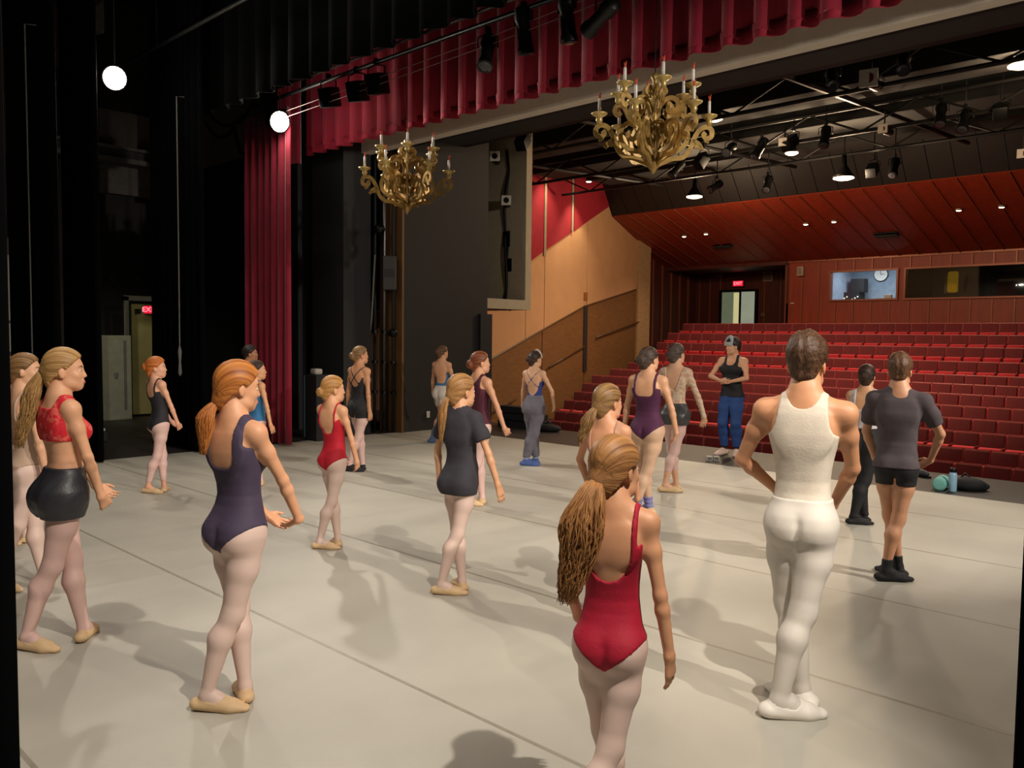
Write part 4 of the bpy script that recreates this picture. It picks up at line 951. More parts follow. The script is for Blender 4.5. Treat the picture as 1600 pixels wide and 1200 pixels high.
# pipes with lanterns
def pipe(name, a, b, label, r=.03, m=STEEL):
    e = empty(name, tuple(a), 0, label, 'pipe'); a = np.array(a); b = np.array(b)
    MB().tube([(0, 0, 0), tuple(b-a)], r, 10).build('tube', m, e, True)
    L = np.linalg.norm(b-a)
    for t in np.arange(1.2, L, 2.6): MB().tube([tuple((b-a)*t/L), tuple((b-a)*t/L+np.array([0, 0, 9-a[2]]))], .006, 5).build('drop_line', METB, e)
    return e
pipe('batten_pipe', (-13.7, 5.38, 6.0), (3, 5.42, 6.0), 'steel batten pipe above the upper left work light', .028)
pipe('batten_pipe', (-12.6, 4.5, 6.34), (3, 4.5, 6.34), 'steel batten pipe running just upstage of the border', .022)
pipe('batten_pipe', (-12.6, 6.9, 5.42), (3, 6.9, 5.42), 'black lighting pipe carrying lanterns before the red valance', .03, METB)
pipe('batten_pipe', (-12.2, 6.98, 5.62), (3, 6.98, 5.62), 'grey lighting pipe above the lantern pipe', .022)
pipe('batten_pipe', (-14.5, 1.9, 6.2), (2, 1.9, 6.2), 'dark pipe at the top left corner of the stage', .03, METB)
for k, (px_, py_) in enumerate([(513, 140), (557, 130), (588, 118)]):
    q = at(px_, py_, Y=6.9); lantern((q[0], q[1], q[2]), .3, .25, 'compact black lantern on the lighting pipe, %s from the left' % ORD[k], 'small pipe lanterns', L=.36, r=.11, pipe=.18, square=True)
for k, (px_, py_, yw, tl) in enumerate([(762, 75, .6, -.55), (818, 38, .1, .2), (886, 18, 0, .15), (945, 20, 1.3, 1.25)]):
    q = at(px_, py_, Y=6.85); lantern((q[0], q[1], q[2]), yw, tl, ['black tubular spotlight aimed down beside the valance', 'black can lantern pointing straight down before the valance', 'black can lantern right of its twin near the top edge', 'dark barrel spotlight lying sideways at the top edge'][k], 'large pipe lanterns', L=.5, r=.095, pipe=.2, m=mat('lantern_grey', '1a1c1c', .4, .5))
cab = empty('pipe_cables', (-12.4, 6.86, 5.15), 0, 'two thin pale cables strung beneath the lantern pipe', 'cable')
for z0 in (0, -.09): MB().tube([(0, 0, z0), (2.5, 0, z0+.03), (5.5, 0, z0+.08), (9, 0, z0+.2)], .005, 5).build('cable', mat('pale_cable', '8a6a64', .6), cab, True)
# work lights in view
for k, (loc, lb) in enumerate([((-11.79, 4.5, 5.2), 'glaring round work light before the black leg curtains'), ((-11.37, 6.75, 4.98), 'glaring round work light above the red house curtain')]):
    e = empty('work_light', loc, 0, lb, 'stage light', 'glaring work lights')
    aim = Vector((9, -.5, -2.6)).normalized(); R = aim.to_track_quat('-Z', 'Y').to_matrix()
    MB().lathe([(.06, .3), (.12, .26), (.16, .06), (.17, 0), (.155, 0)], 18, R=R).build('housing', METB, e, True)
    MB().lathe([(.15, .02), (.15, .0), (.10, -.03), (.04, -.045)], 18, R=R).build('lens', glow('work_lamp', 'fff0d8', 60), e, True)
    MB().tube([(0, 0, .15), (0, 0, [1.15, .44][k])], .015, 6).build('yoke', METB, e)
    pt = bpy.data.lights.new('work_spill', 'POINT'); pt.energy = 22; pt.color = WARM; pt.shadow_soft_size = .12; po_ = bpy.data.objects.new('work_spill', pt); COL.objects.link(po_); po_.location = Vector(loc)+aim*.2
# ------------------------------------------------------------------ stage-right details
pr = empty('pipe_stack', (-12.6, 9.1, 0), 0, 'vertical steel pipes with lamps in the side alcove', 'pipes')
for k, (x_, hgt, m) in enumerate([(-.1, 2.05, STEEL), (.12, 7, METB), (.34, 7, DKG), (.55, 7, STEEL), (.75, 7, DKG)]):
    p_ = MB().tube([(x_, .05*k, 0), (x_, .05*k, hgt)], .04 if k in (0, 3) else .028, 8).build('pipe', m, pr, True)
    for z_ in (.7, 1.25, 1.8): MB().tube([(x_, .05*k, z_), (x_, .05*k, z_+.05)], .055, 8).build('collar', METB, p_)
MB().tube([(.2, -.02, 0), (.26, -.05, 1.1), (.42, -.03, 2.1), (.5, -.02, 3.2)], .018, 6).build('loose_cable', mat('grey_cable', '7a766c', .6), pr, True)
for q in [(593, 358, .1), (573, 528, .07), (614, 520, .08)]:
    p_ = at(q[0], q[1], Y=9.05)-np.array([-12.6, 9.1, 0]); MB().ellip(p_, (q[2], q[2], q[2]), 12, 8).build('lamp_head', METB, pr, True)
sp_ = empty('column_speaker', tuple(at(609, 427, Y=9.2)), math.radians(50), 'black two-way loudspeaker mounted beside the apron wall', 'speaker')
MB().bbox((0, 0, 0), (.24, .22, .60), .02).build('case', mat('speaker_case', '34302e', .6), sp_)
for z_ in (.18, -.18): MB().lathe([(.085, -.03), (.085, .0), (.04, .01)], 16, R=RX, c=(0, -.09, z_)).build('driver', METB, sp_, True)
MB().box((-.09, -.12, -.07), (.09, -.108, .07)).build('horn', mat('horn', '1c1a1a', .6), sp_)
kb = empty('kit_pile', tuple(at(600, 668, Z=0)), 0, 'small pile of cables and shoes at the foot of the pipes', 'clutter')
for k, (dx, dy, dz, m) in enumerate([(-.3, 0, 0, METB), (0, .1, 0, METB), (.15, .25, .22, mat('pale_kit', 'a89684', .7)), (.22, .2, .0, DKB), (.1, .25, .12, DKB)]): MB().bbox((dx, dy, dz+.06), (.3, .22, .1), .03, Matrix.Rotation(k*.7, 3, 'Z')).build('bundle', m, kb, True)
bx = empty('prompt_box', tuple(at(473, 690, Z=0)), 0, 'dark prompt desk box with a white headset beside the red curtain', 'box')
MB().bbox((0, .3, .55), (.35, .3, 1.1), .02).build('case', BLKP, bx); MB().bbox((.02, .25, 1.15), (.18, .14, .1), .03).build('headset', mat('headset', 'a8a49c', .5), bx, True); MB().box((-.19, .14, .05), (-.17, .16, 1.08)).build('edge_tape', mat('teal_tape', '2a4a50', .6), bx)
# wing: steel ledge, door, cabinet, exit sign, poster board
lg = empty('steel_beam', (-18.6, 2.0, 5.4), 0, 'pale steel beam high on the wing wall', 'beam')
for z_, t in ((0, .10), (.28, .06)): MB().box((-.2, 0, z_), (.1, 6.5, z_+t)).build('flange', mat('beam_grey', '6a6864', .6), lg)
MB().box((-.08, 0, .1), (-.02, 6.5, .28)).build('web', mat('beam_dark', '3a3836', .6), lg)
tag(MB().box((-19.18, 6.9, 4.8), (-19.0, 8.5, 6.6)).box((-19.18, 6.2, 5.9), (-19.05, 6.9, 6.2)).build('pale_panel', mat('pale_wall_patch', '66605a', .85)), 'pale unpainted patch of wall behind the steel beam', 'panel')
d2 = empty('door_2', (-17.6, 0, 0), kind='structure')
ys_ = [at(px_, 600, X=-17.6)[1] for px_ in (194, 206, 238)]
MB().box((-.05, ys_[0], 0), (.05, ys_[0]+.1, 2.5)).build('door_frame', mat('frame_grey', '55524a', .6), d2); MB().box((-.05, ys_[0], 2.42), (.05, ys_[2]+.2, 2.52)).build('door_frame', mat('frame_grey', '55524a'), d2)
lf = MB().box((-.03, ys_[1], .05), (.04, ys_[2]+.05, 2.35)).build('door_leaf', mat('brass_door', '8a8250', .35, .5, var=.2, scale=1.5), d2)
MB().bbox((.06, ys_[1]+.12, 2.2), (.06, .12, .1), .01).build('door_closer', METB, lf)
S(MB().box((-17.9, 7.9, 0), (-17.65, 8.6, 6)).build('wall_wing', BLKP)); 
cbn = empty('steel_cabinet', (-17.3, 6.45, 0), 0, 'pale grey steel cabinet standing left of the wing door', 'cabinet')
yc0, yc1 = at(150, 600, X=-17.2)[1], at(203, 600, X=-17.2)[1]
MB().bbox((0, (yc0+yc1)/2-6.45, .85), (.4, yc1-yc0, 1.7), .015).build('case', mat('cabinet_grey', '7a7a66', .5, .3, var=.1), cbn); MB().box((.2, yc1-6.45-.15, .2), (.215, yc1-6.45-.1, 1.6)).build('door_edge', mat('cab_edge', '4a4a40', .5), cbn); MB().bbox((.22, yc0-6.45+.35, .9), (.03, .05, .12), .01).build('handle', STEEL, cbn)
e = exit_sign(tuple(at(234, 484, X=-17.5)), math.radians(60), 'small lit red EXIT sign above the wing door', .26, .2)
spot('wing_door_lamp', (-15.0, 6.6, 4.2), (-17.6, 6.9, 1.0), 70, 70, (1, .95, .7), .8, .1)
pb = empty('notice_board', (-16.5, 2.9, 1.2), 0, 'notice board of pale papers at the far left edge', 'notice board')
yb = [at(px_, 500, X=-16.5)[1] for px_ in (-30, 18)]
MB().box((-.05, yb[0]-2.9, -1.2), (0, yb[1]-2.9, 2.2)).build('board', mat('board', '4a4440', .8), pb)
for k, (z0, z1_) in enumerate([(.75, 1.9), (.2, .7), (-.15, .12), (-.6, -.2)]): MB().box((0, yb[0]-2.88, z0), (.012, yb[1]-2.92, z1_)).build('paper', mat('paper', 'a89e92', .8, var=.1), pb)
bn = empty('side_box', tuple(at(137, 690, Z=0)), 0, 'low dark box with a pale lid beside the leg curtain', 'box'); MB().bbox((0, 0, .08), (.35, .5, .16), .02).build('case', BLKP, bn); MB().bbox((0, 0, .19), (.3, .45, .05), .015).build('lid', mat('lid_pale', 'a8a8a4', .5), bn)
# fly space clutter at the upper left
for k, (px_, py_, sz) in enumerate([(130, 25, (.5, .4, .5)), (62, 60, (1.0, .3, .9)), (6, 160, (.5, .3, 1.6))]):
    q = at(px_, py_, D=13.5); e = empty('fly_gallery_panel', tuple(q), math.radians(20), ['pale metal bracket box in the upper left fly space', 'brown gallery panel in the upper left corner', 'brown gallery upright at the upper left edge'][k], 'panel'); MB().bbox((0, 0, 0), sz, .02).build('face', mat(['pale_bracket', 'brown_gallery', 'brown_gallery'][k], ['6a6a68', '4a2c20', '4a2c20'][k], .6), e); MB().bbox((0, -sz[1]/2, 0), (sz[0]*.9, .02, sz[2]*.1), .005).build('rib', DKB, e)
cbl = empty('hanging_cable', tuple(at(345, 190, Y=6.9)), 0, 'black cable looping below the border near the red curtain', 'cable')
for (a, b, s_) in [((325, 178), (405, 150), 30), ((322, 195), (372, 190), 22), ((365, 190), (383, 240), 18)]:
    A, B = at(*a, Y=6.9), at(*b, Y=6.9); o_ = at(345, 190, Y=6.9)
    MB().tube([A+(B-A)*t+np.array([0, 0, -s_/90*math.sin(PI*t)])-o_ for t in np.linspace(0, 1, 9)], .03, 6).build('loop', METB, cbl, True)
# ------------------------------------------------------------------ chandeliers
GOLD = mat('gold_paint', 'a4854a', .38, .5, var=.3, scale=14); GOLDD = mat('gold_edge', 'b49a5c', .4, .35, var=.15, scale=10)
def ribbon(mb, pts, w_, th, ang):
    """flat scroll cut from board: 2-D path (r, z) with width, pushed to thickness, turned to angle"""
    pts = [np.array(p) for p in pts]; n = len(pts); L = []; R_ = []
    for i, p in enumerate(pts):
        t = pts[min(i+1, n-1)]-pts[max(i-1, 0)]; t = t/max(1e-9, np.linalg.norm(t)); nn = np.array([-t[1], t[0]]); ww = w_[i] if hasattr(w_, '__len__') else w_
        L.append(p+nn*ww/2); R_.append(p-nn*ww/2)
    c, s_ = math.cos(ang), math.sin(ang); V = []
    for sd in (-1, 1):
        for q in L+R_: V.append((q[0]*c-sd*th*s_, q[0]*s_+sd*th*c, q[1]))
    f = []
    for i in range(n-1):
        f += [(i, i+1, n+i+1, n+i), (2*n+i, 3*n+i, 3*n+i+1, 2*n+i+1), (i, 2*n+i, 2*n+i+1, i+1), (n+i, n+i+1, 3*n+i+1, 3*n+i)]
    f += [(0, n, 3*n, 2*n), (n-1, 3*n-1, 4*n-1, 2*n-1)]; mb.add(V, f)
def spiral(c, r0, r1, a0, turns, n=22): return [(c[0]+(r0+(r1-r0)*i/n)*math.cos(a0+turns*2*PI*i/n), c[1]+(r0+(r1-r0)*i/n)*math.sin(a0+turns*2*PI*i/n)) for i in range(n+1)]
def curve(P, n=20):
    P = [np.array(p, float) for p in P]; P = [2*P[0]-P[1]]+P+[2*P[-1]-P[-2]]; out = []
    for i in range(1, len(P)-2):
        for j in range(n//(len(P)-3)+1):
            t = j/(n//(len(P)-3)+1); out.append(.5*((2*P[i])+(-P[i-1]+P[i+1])*t+(2*P[i-1]-5*P[i]+4*P[i+1]-P[i+2])*t*t+(-P[i-1]+3*P[i]-3*P[i+1]+P[i+2])*t**3))
    return out+[P[-2]]
def chandelier(loc, rz, label):
    e = empty('chandelier', loc, rz, label, 'chandelier', 'gold scrollwork chandeliers')
    MB().lathe([(.004, -.02), (.03, .02), (.07, .07), (.075, .10), (.05, .13), (.028, .16), (.026, .5), (.035, .55), (.026, .6), (.024, .92), (.05, .96), (.02, 1.0)], 16).build('stem', GOLD, e, True)
    MB().tube([(0, 0, 1.0), (0, 0, 5.0)], .006, 6).build('chain', METB, e)
    def fin(a, low):
        m = MB()
        if low:
            ribbon(m, curve([(.03, .07), (.10, .10), (.20, .14), (.30, .155), (.37, .23), (.42, .36), (.48, .445), (.55, .465), (.595, .43), (.59, .37), (.54, .35), (.51, .385), (.53, .41)], 52), .048, .011, a)
            ribbon(m, curve([(.05, .12), (.12, .20), (.24, .22), (.33, .30), (.34, .42), (.27, .49), (.19, .46), (.17, .38), (.22, .33), (.27, .37), (.24, .41)], 44), .048, .011, a)
            ribbon(m, curve([(.03, .26), (.08, .33), (.13, .40), (.11, .49), (.05, .50)], 20), .046, .011, a)
            ribbon(m, curve([(.40, .33), (.46, .30), (.50, .24), (.47, .27), (.42, .27)], 16), .036, .011, a)
            ribbon(m, curve([(.52, .37), (.56, .31), (.52, .33)], 8), .02, .009, a)
        else:
            ribbon(m, curve([(.03, .42), (.10, .47), (.20, .50), (.27, .58), (.33, .70), (.40, .72), (.43, .67), (.40, .62), (.36, .645)], 36), .048, .011, a)
            ribbon(m, curve([(.03, .60), (.09, .70), (.18, .73), (.25, .67), (.22, .59), (.15, .60), (.15, .66)], 30), .046, .011, a)
            ribbon(m, curve([(.03, .80), (.08, .86), (.12, .80), (.07, .76)], 14), .036, .011, a)
            ribbon(m, curve([(.03, .12), (.12, .20), (.16, .34), (.10, .44), (.04, .40)], 22), .042, .011, a)
        f_ = m.build('scroll_arm', GOLD, e)
        r_, z_ = (.565, .485) if low else (.395, .74); c = (r_*math.cos(a), r_*math.sin(a))
        MB().lathe([(.022, z_-.01), (.035, z_+.03), (.03, z_+.06), (.075, z_+.085), (.085, z_+.10), (.03, z_+.10)], 16, c=(*c, 0)).build('candle_cup', GOLDD, f_, True)
        k = MB().lathe([(.016, z_+.10), (.015, z_+.24), (.008, z_+.25)], 10, c=(*c, 0)).build('candle', mat('candle_white', 'd8d4cc', .5), f_, True)
        MB().tube([(c[0], c[1], z_+.24), (c[0]+.004, c[1], z_+.28), (c[0]+.016, c[1]+.005, z_+.315)], [.012, .010, .003], 6).tube([(c[0], c[1], z_+.26), (c[0]-.012, c[1], z_+.30)], [.008, .003], 6).build('candle_flame', mat('flame_red', 'c04a28', .5), f_, True)
    for k in range(6): fin(k*PI/3, True); fin(k*PI/3+PI/6, False)
    return e
chandelier((-4.90, 7.2, 3.47), math.radians(43.66+2), 'gold scrollwork chandelier hanging nearer, in front of the dark house')
chandelier((-8.88, 7.2, 3.43), math.radians(43.66+8), 'gold scrollwork chandelier hanging farther, before the dark apron wall')
# small things lying on the apron
RLX = Matrix.Rotation(PI/2, 3, 'Y'); q = at(1470, 764, Z=0)
fr = empty('foam_roller', (q[0], q[1], .075), math.radians(98), 'teal foam roller lying on the apron floor', 'foam roller')
MB().lathe([(.05, -.17), (.072, -.165), (.075, -.15), (.075, .15), (.072, .165), (.05, .17)], 24, R=RLX).build('cylinder', mat('teal_foam', '6aa8a0', .7), fr, True)
for k in range(7): MB().lathe([(.075, -.14+.042*k), (.079, -.135+.042*k), (.079, -.115+.042*k), (.075, -.11+.042*k)], 24, R=RLX).build('ridge', mat('teal_ridge', '74b0a8', .7), fr, True)
q = at(1488, 768, Z=0); bt = empty('water_bottle', tuple(q), 0, 'pale blue water bottle with a dark cap standing by the foam roller', 'bottle')
MB().lathe([(.042, 0), (.046, .01), (.046, .2), (.036, .225), (.03, .23)], 18).build('flask', mat('bottle_blue', '8ab0c8', .4), bt, True); MB().lathe([(.034, .23), (.036, .235), (.036, .275), (.03, .28)], 16).build('cap', METB, bt, True)
q = at(1512, 766, Z=0); bg = empty('bag', tuple(q), .4, 'black crumpled bag beside the pale blue bottle', 'bag')
MB().ellip((0, 0, .07), (.2, .13, .09), 14, 8).ellip((.12, .05, .05), (.12, .1, .06), 12, 8).build('sack', mat('bag_black', '0c0c0e', .8), bg, True); MB().tube([(-.1, 0, .12), (-.03, .02, .2), (.05, 0, .13)], .012, 6).build('strap', METB, bg, True)
q = at(1440, 745, Z=0); sh = empty('dark_shoe', tuple(q), 1.0, 'dark shoe left behind the teal foam roller', 'shoe'); MB().ellip((0, 0, .05), (.05, .13, .05), 12, 8).build('upper', mat('shoe_dark', '26262c', .6), sh, True); MB().bbox((0, 0, .012), (.09, .26, .022), .008).build('sole', METB, sh)
for k, (px_, lb) in enumerate([(1108, 'small pale cube on the floor by the pink shoes, the left one'), (1119, 'small pale cube on the floor by the pink shoes, the right one')]):
    q = at(px_, 720, Z=0); e = empty('small_box', tuple(q), .7, lb, 'box', 'pale cubes'); MB().bbox((0, 0, .035), (.085, .085, .07), .006).build('case', mat('pale_box', 'b8b0a4', .6), e); MB().bbox((0, -.043, .035), (.06, .006, .045), .002).build('front', mat('box_front', '6a6a66', .6), e)
q = at(856, 674, Z=0); bg = empty('bag', tuple(q), .2, 'dark low bag on the apron floor right of the grey sweatpants', 'bag'); MB().ellip((0, 0, .06), (.28, .16, .08), 14, 8).build('sack', mat('bag_black', '0c0c0e', .8), bg, True); MB().tube([(-.1, 0, .11), (0, .02, .18), (.1, 0, .11)], .012, 6).build('handle', METB, bg, True)
q = at(812, 664, Y=11.7); stp = empty('step_unit', (q[0], 11.6, 0), 0, 'black wooden step unit at the edge of the apron', 'steps')
for k in range(3): MB().box((-.5, -.0+.0, .0+.14*k), (.5, .25+.12*(2-k), .14*k+.12)).build('step', BLKP, stp)
# ================================================================== people
PINK = mat('tights_pink', 'd6b2aa', .55, var=.05, scale=6); PALE = mat('tights_pale', 'dcc0b4', .55, var=.05, scale=6)
NUDE = mat('slipper_nude', 'd8b78c', .6, var=.08, scale=20); WHSL = mat('slipper_white', 'e6e0d6', .6, var=.05, scale=20)
def cloth(n, c, r=.75, **k): return mat('cloth_'+n, c, r, var=.08, scale=12, bump=.12, bscale=90, **k)
def mod(base, **k):
    d = dict(base)
    for q, v in k.items(): d[q] = v
    return d
BLOND = ('8a6238', 'c09a62'); BROWN = ('7a5030', 'b8844e'); GINGER = ('8a4a20', 'c8803c'); DARK = ('1a1210', '4a3428'); MID = ('3a261a', '7a553a'); DKBL = ('5a4028', '9a7448')
def slip(off=.005): return ('slippers', 'ballet_slippers', NUDE, {'off': off})
def g(x, y): q = at(x, y, Z=0); return (q[0], q[1])
def tights(m=PINK, **k): return ('tights', 'tights', m, k)
def pony(c, **k): return ('pony', c[0], c[1], k)
def bun(c, **k): return ('bun', c[0], c[1], k)

# 1 front girl
person('dancer in a red camisole leotard and pale tights, nearest the camera', (-1.66, 2.20), 1.44, 24, 'k', .0065, 'd49a74',
       pony(BROWN, len=.40, w=.060, n=420, frizz=.026, sway=(-.14, -.06), tie=(.0, -.098, -.045), tiecol='b8b070'),
       [('leotard', 'leotard', cloth('red', 'a8082c'), {'zb': .665, 'sw': .006, 'xs': .060}), tights(PALE), slip()],
       feet=FOURTH, lean=(2, 0, 0), head=(-28, 4),
       arms={'L': (-.10, .15, .52, (-1, -.2, 0), (.7, .4, -.3), (.2, -.6, .8), 35), 'R': (.15, .035, .495, (.3, -1, 0), (0, .25, -1), (-1, .3, 0), 22)})
# 2 purple leotard
person('dancer in a purple wide-strap leotard with hands curved low in front', g(352, 1103), 1.64, 14, 'w', .0066, 'dda27c',
       pony(GINGER, len=.24, w=.040, n=260, frizz=.006, sway=(.05, -.12), tie=(0, -.085, -.085), tiecol='8890a0', off=.014),
       [('leotard', 'leotard', cloth('purple', '43384f'), {'zb': .70, 'sw': .0125, 'xs': .060, 'pow': 3}), tights(PALE), slip()],
       feet=FIFTH, hip=(.012, .042), lean=(0, 0, 0), head=(-26, 8), fat=1.0, bust=True,
       arms={'L': (-.02, .20, .49, (-1, .1, 0), (.55, .6, -.35), (.1, -.5, .9), 25), 'R': (.115, .20, .50, (1, .2, .1), (-1, .1, -.1), (-.1, -.3, .9), 25)})
# 3 red lace crop top
person('dancer in a red lace crop top and loose dark shorts at the left', g(84, 1008), 1.68, 4, 'w', .0066, 'd8a27e',
       pony(BLOND, len=.42, w=.045, n=300, frizz=.018, sway=(-.10, -.16), tie=(0, -.10, -.01), tiecol='a08860'),
       [('crop', 'lace_bodice', lace_mat('lace_red', 'c81828', 'd85a50', 46, .46), {'nb': .805, 'low': .695}), ('bottom', 'shorts', cloth('charcoal_shell', '2c2c32', .45), {'top': .605, 'bot': .44, 'loose': .018, 'fold': .006, 'grow': 4}), tights(PINK), slip()],
       feet=FOURTH, hip=(.012, .035), lean=(1, 0, 0), head=(-32, 2),
       arms={'L': (-.03, .17, .50, (-1, 0, 0), (.6, .5, -.4), (.1, -.5, .9), 40), 'R': (.10, .13, .475, (1, -.5, 0), (-.5, .5, -.5), (-.4, -.4, .7), 55)})
# 4 far-left girl
person('dancer in a pale low-backed leotard partly cut by the far left edge', g(30, 918), 1.62, 2, 'w', .0088, 'd8a684',
       pony(DKBL, len=.34, w=.04, n=120, frizz=.012, sway=(-.2, -.2), tie=(0, -.095, -.03)),
       [('leotard', 'leotard', cloth('blush', 'b89c86'), {'zb': .60, 'sw': .006}), tights(PALE), slip()], feet=FOURTH, head=(-35, 0), arms=LOW)
# 5 legs behind
person('dancer at the far left edge hidden behind two others, legs in pale tights', g(22, 849), 1.5, 0, 'k', .0098, 'd4a080', pony(MID, n=70),
       [('leotard', 'leotard', cloth('navy', '24283a'), {}), tights(PALE), slip()], feet=FIFTH, head=(-30, 0), arms=BAS)
# 6 red hair black leotard
person('dancer in a black camisole leotard standing before the black leg curtains', g(243, 770), 1.5, 4, 'k', .0088, 'dca486',
       bun(('9a4a1c', 'd88440'), tie=(0, -.10, .01), bun=1.0, off=.016),
       [('leotard', 'leotard', cloth('black', '1c1b22'), {'zb': .71, 'sw': .005}), ('tights', 'tights', PINK, {'bot': .085}), slip()], feet=FIFTH, lean=(-3, 0, 0), head=(-40, 0),
       arms={'L': (-.03, .15, .50, (-1, 0, 0), (.6, .5, -.4), (.1, -.5, .9), 40), 'R': (.10, .13, .50, (1, -.3, 0), (-.5, .5, -.5), (-.4, -.4, .7), 45)})
# 7 blue leotard half hidden
person('dancer in a blue leotard half hidden behind the purple leotard', (-8.72, 4.80), 1.46, 2, 'k', .0098, 'd2996e',
       bun(DARK), [('leotard', 'leotard', cloth('blue', '2c6a9a'), {'zb': .68}), tights(), slip()], feet=FIFTH, head=(-35, 0), arms=LOW)
# 8 dark haired head before the red curtain
person('dancer in black far back beside the red house curtain, only the head clear', (-10.62, 5.75), 1.6, 0, 'm', .0098, 'a8704c',
       ('short', '140e0c', '2c1e18', {'off': .018}), [('tshirt', 'tshirt', cloth('black2', '141418'), {}), ('bottom', 'trousers', cloth('black2', '141418'), {'bot': .05, 'loose': .012}), slip()], feet=FIFTH, head=(-40, 0), arms=HANG)
# 9 red kid
person('small dancer in a bright red camisole leotard and pale tights at mid stage', g(513, 856), 1.43, 12, 'k', .0078, 'd8a07a',
       bun(('8a5a30', 'c89858'), tie=(0, -.10, -.03), bun=.9),
       [('leotard', 'leotard', cloth('scarlet', 'b00a24'), {'zb': .67, 'sw': .005}), tights(PALE), slip()], feet=FIFTH, lean=(-1, 0, 0), head=(-30, 3),
       arms={'L': (-.07, .14, .50, (-1, -.1, 0), (.7, .4, -.4), (.2, -.6, .8), 35), 'R': (.13, .10, .50, (1, -.4, 0), (-.5, .5, -.6), (-.5, -.3, .6), 45)})
# 10 woman in black leotard behind
person('dancer in a black strappy leotard and dark shoes behind the small red leotard', g(556, 736), 1.62, 8, 'w', .0092, 'c8906a',
       bun(DKBL, tie=(0, -.10, -.01), bun=1.05), [('leotard', 'leotard', cloth('black', '1c1b22'), {'zb': .68, 'strap': 'x', 'cut': .3, 'leg': .45}), ('bottom', 'shorts', cloth('black3', '17171c'), {'top': .57, 'bot': .43, 'loose': .006, 'fold': .002}), tights(PINK), ('shoes', 'dark_shoes', cloth('shoe_black', '1a1a1e'), {'off': .006})], feet=FIFTH, head=(-25, 0), arms=HANG)
# 11 white shorts
person('dancer in white shorts, low blue leotard and blue leg warmers', g(686, 691), 1.60, 14, 'w', .0092, 'd29c78',
       bun(MID, tie=(0, -.102, .01)), [('leotard', 'leotard', cloth('steel_blue', '3c6a94'), {'zb': .615, 'zs': .73, 'strap': 'none', 'pow': 6}), ('bottom', 'shorts', cloth('white_shorts', 'cfc6bc', .6), {'top': .592, 'bot': .37, 'loose': .004, 'fold': .002}), ('tights', 'tights', mat('tights_tan', 'cc9c84', .6), {}), ('socks', 'leg_warmers', cloth('warmers_blue', '5a7098'), {'top': .15, 'off': .012, 'loose': .01, 'ripple': 1}), ('shoes', 'soft_shoes', cloth('blue_shoe', '48608a'), {'off': .018})],
       feet=FOURTH, head=(-20, 3), arms={'L': (-.14, .08, .50, (-1, -.6, 0), (.2, .6, -.5), (1, 0, .2), 30), 'R': (.15, .07, .50, (1, -.4, 0), (-.2, .5, -.6), (-1, 0, .2), 30)})
# 12 burgundy behind t-shirt girl
person('dancer in a burgundy tank leotard behind the charcoal t-shirt', (-6.22, 5.95), 1.61, -4, 'w', .0092, 'd29a78',
       bun(('4a2414', '94502c'), tie=(0, -.10, -.02), bun=1.05), [('leotard', 'leotard', cloth('burgundy', '4a1428'), {'zb': .72, 'strap': 'tank', 'sw': .01}), tights(), slip()], feet=FIFTH, head=(-25, 0),
       arms={'L': (-.14, .10, .50, (-1, -.3, 0), (.3, .5, -.6), (1, 0, .2), 30), 'R': (.20, .09, .505, (1, -.3, .1), (-.3, .6, -.3), (-.5, -.2, .7), 30)})
# 13 dark t-shirt
person('dancer in a loose charcoal t-shirt and pale tights, right arm held out low', g(705, 926), 1.51, 12, 'k', .0078, 'd8a07a',
       ('pony', '7a5230', 'b88a52', dict(len=.33, w=.026, n=110, frizz=.003, sway=(-.04, -.02), tie=(0, -.098, -.035), tiecol='d8a888')),
       [('tshirt', 'tshirt', cloth('charcoal', '35333a', .85), {'hem': .455, 'loose': .012, 'sleeve': .018}), tights(PALE), slip()], feet=FIFTH, hip=(.012, .05), head=(-22, 2),
       arms={'L': (-.13, .08, .50, (-1, -.3, 0), (.3, .4, -.7), (1, 0, .2), 30), 'R': (.215, .06, .50, (1, -.4, 0), (.1, .3, -.9), (-1, .2, .0), 20)})
# 14 sweatpants
person('dancer in grey sweatpants and a blue top with crossed back straps', g(829, 727), 1.57, 12, 'w', .0092, 'd8a886',
       bun(DARK, tie=(0, -.10, .0), band='c8c0b8', bandw=.010), [('leotard', 'leotard', cloth('royal', '2c3c84'), {'zb': .615, 'strap': 'x', 'sw': .004, 'zs': .74}), ('bottom', 'sweatpants', cloth('grey_jersey', '6a6672', .9), {'top': .615, 'bot': .075, 'loose': .022, 'fold': .008, 'grow': 5}), ('socks', 'socks', cloth('sock_pale', '8a96b8'), {'top': .10, 'off': .006}), ('shoes', 'soft_shoes', cloth('blue_shoe2', '4a62a0'), {'off': .012})],
       feet=FIFTH, head=(-25, 0), fat=.96, arms={'L': (-.15, .10, .50, (-1, -.5, 0), (.3, .6, -.5), (1, 0, .2), 30), 'R': (.17, .10, .52, (1, -.4, 0), (-.4, .5, -.5), (-.5, -.3, .7), 35)})
# 15 ponytail, bare back, dark shorts
person('dancer with a bare back and dark shorts, just behind the nearest red leotard', (-3.15, 4.12), 1.48, 14, 'k', .0078, 'd09672',
       pony(MID if False else ('5a3c22', 'a07c4c'), len=.22, w=.036, n=110, frizz=.010, sway=(-.25, -.15), tie=(0, -.098, -.035)),
       [('crop', 'strapless_band', cloth('nude_band', 'b88a70'), {'low': .69, 'nb': .70}), ('bottom', 'shorts', cloth('black4', '1a1b22'), {'top': .60, 'bot': .42, 'loose': .004, 'fold': .002}), tights(), slip()], feet=FIFTH, head=(-25, 2),
       arms={'L': (-.12, .15, .53, (-1, -.1, 0), (.6, .4, -.3), (.2, -.6, .8), 35), 'R': (.12, .13, .50, (1, -.3, 0), (-.5, .5, -.5), (-.2, -.6, .8), 35)})
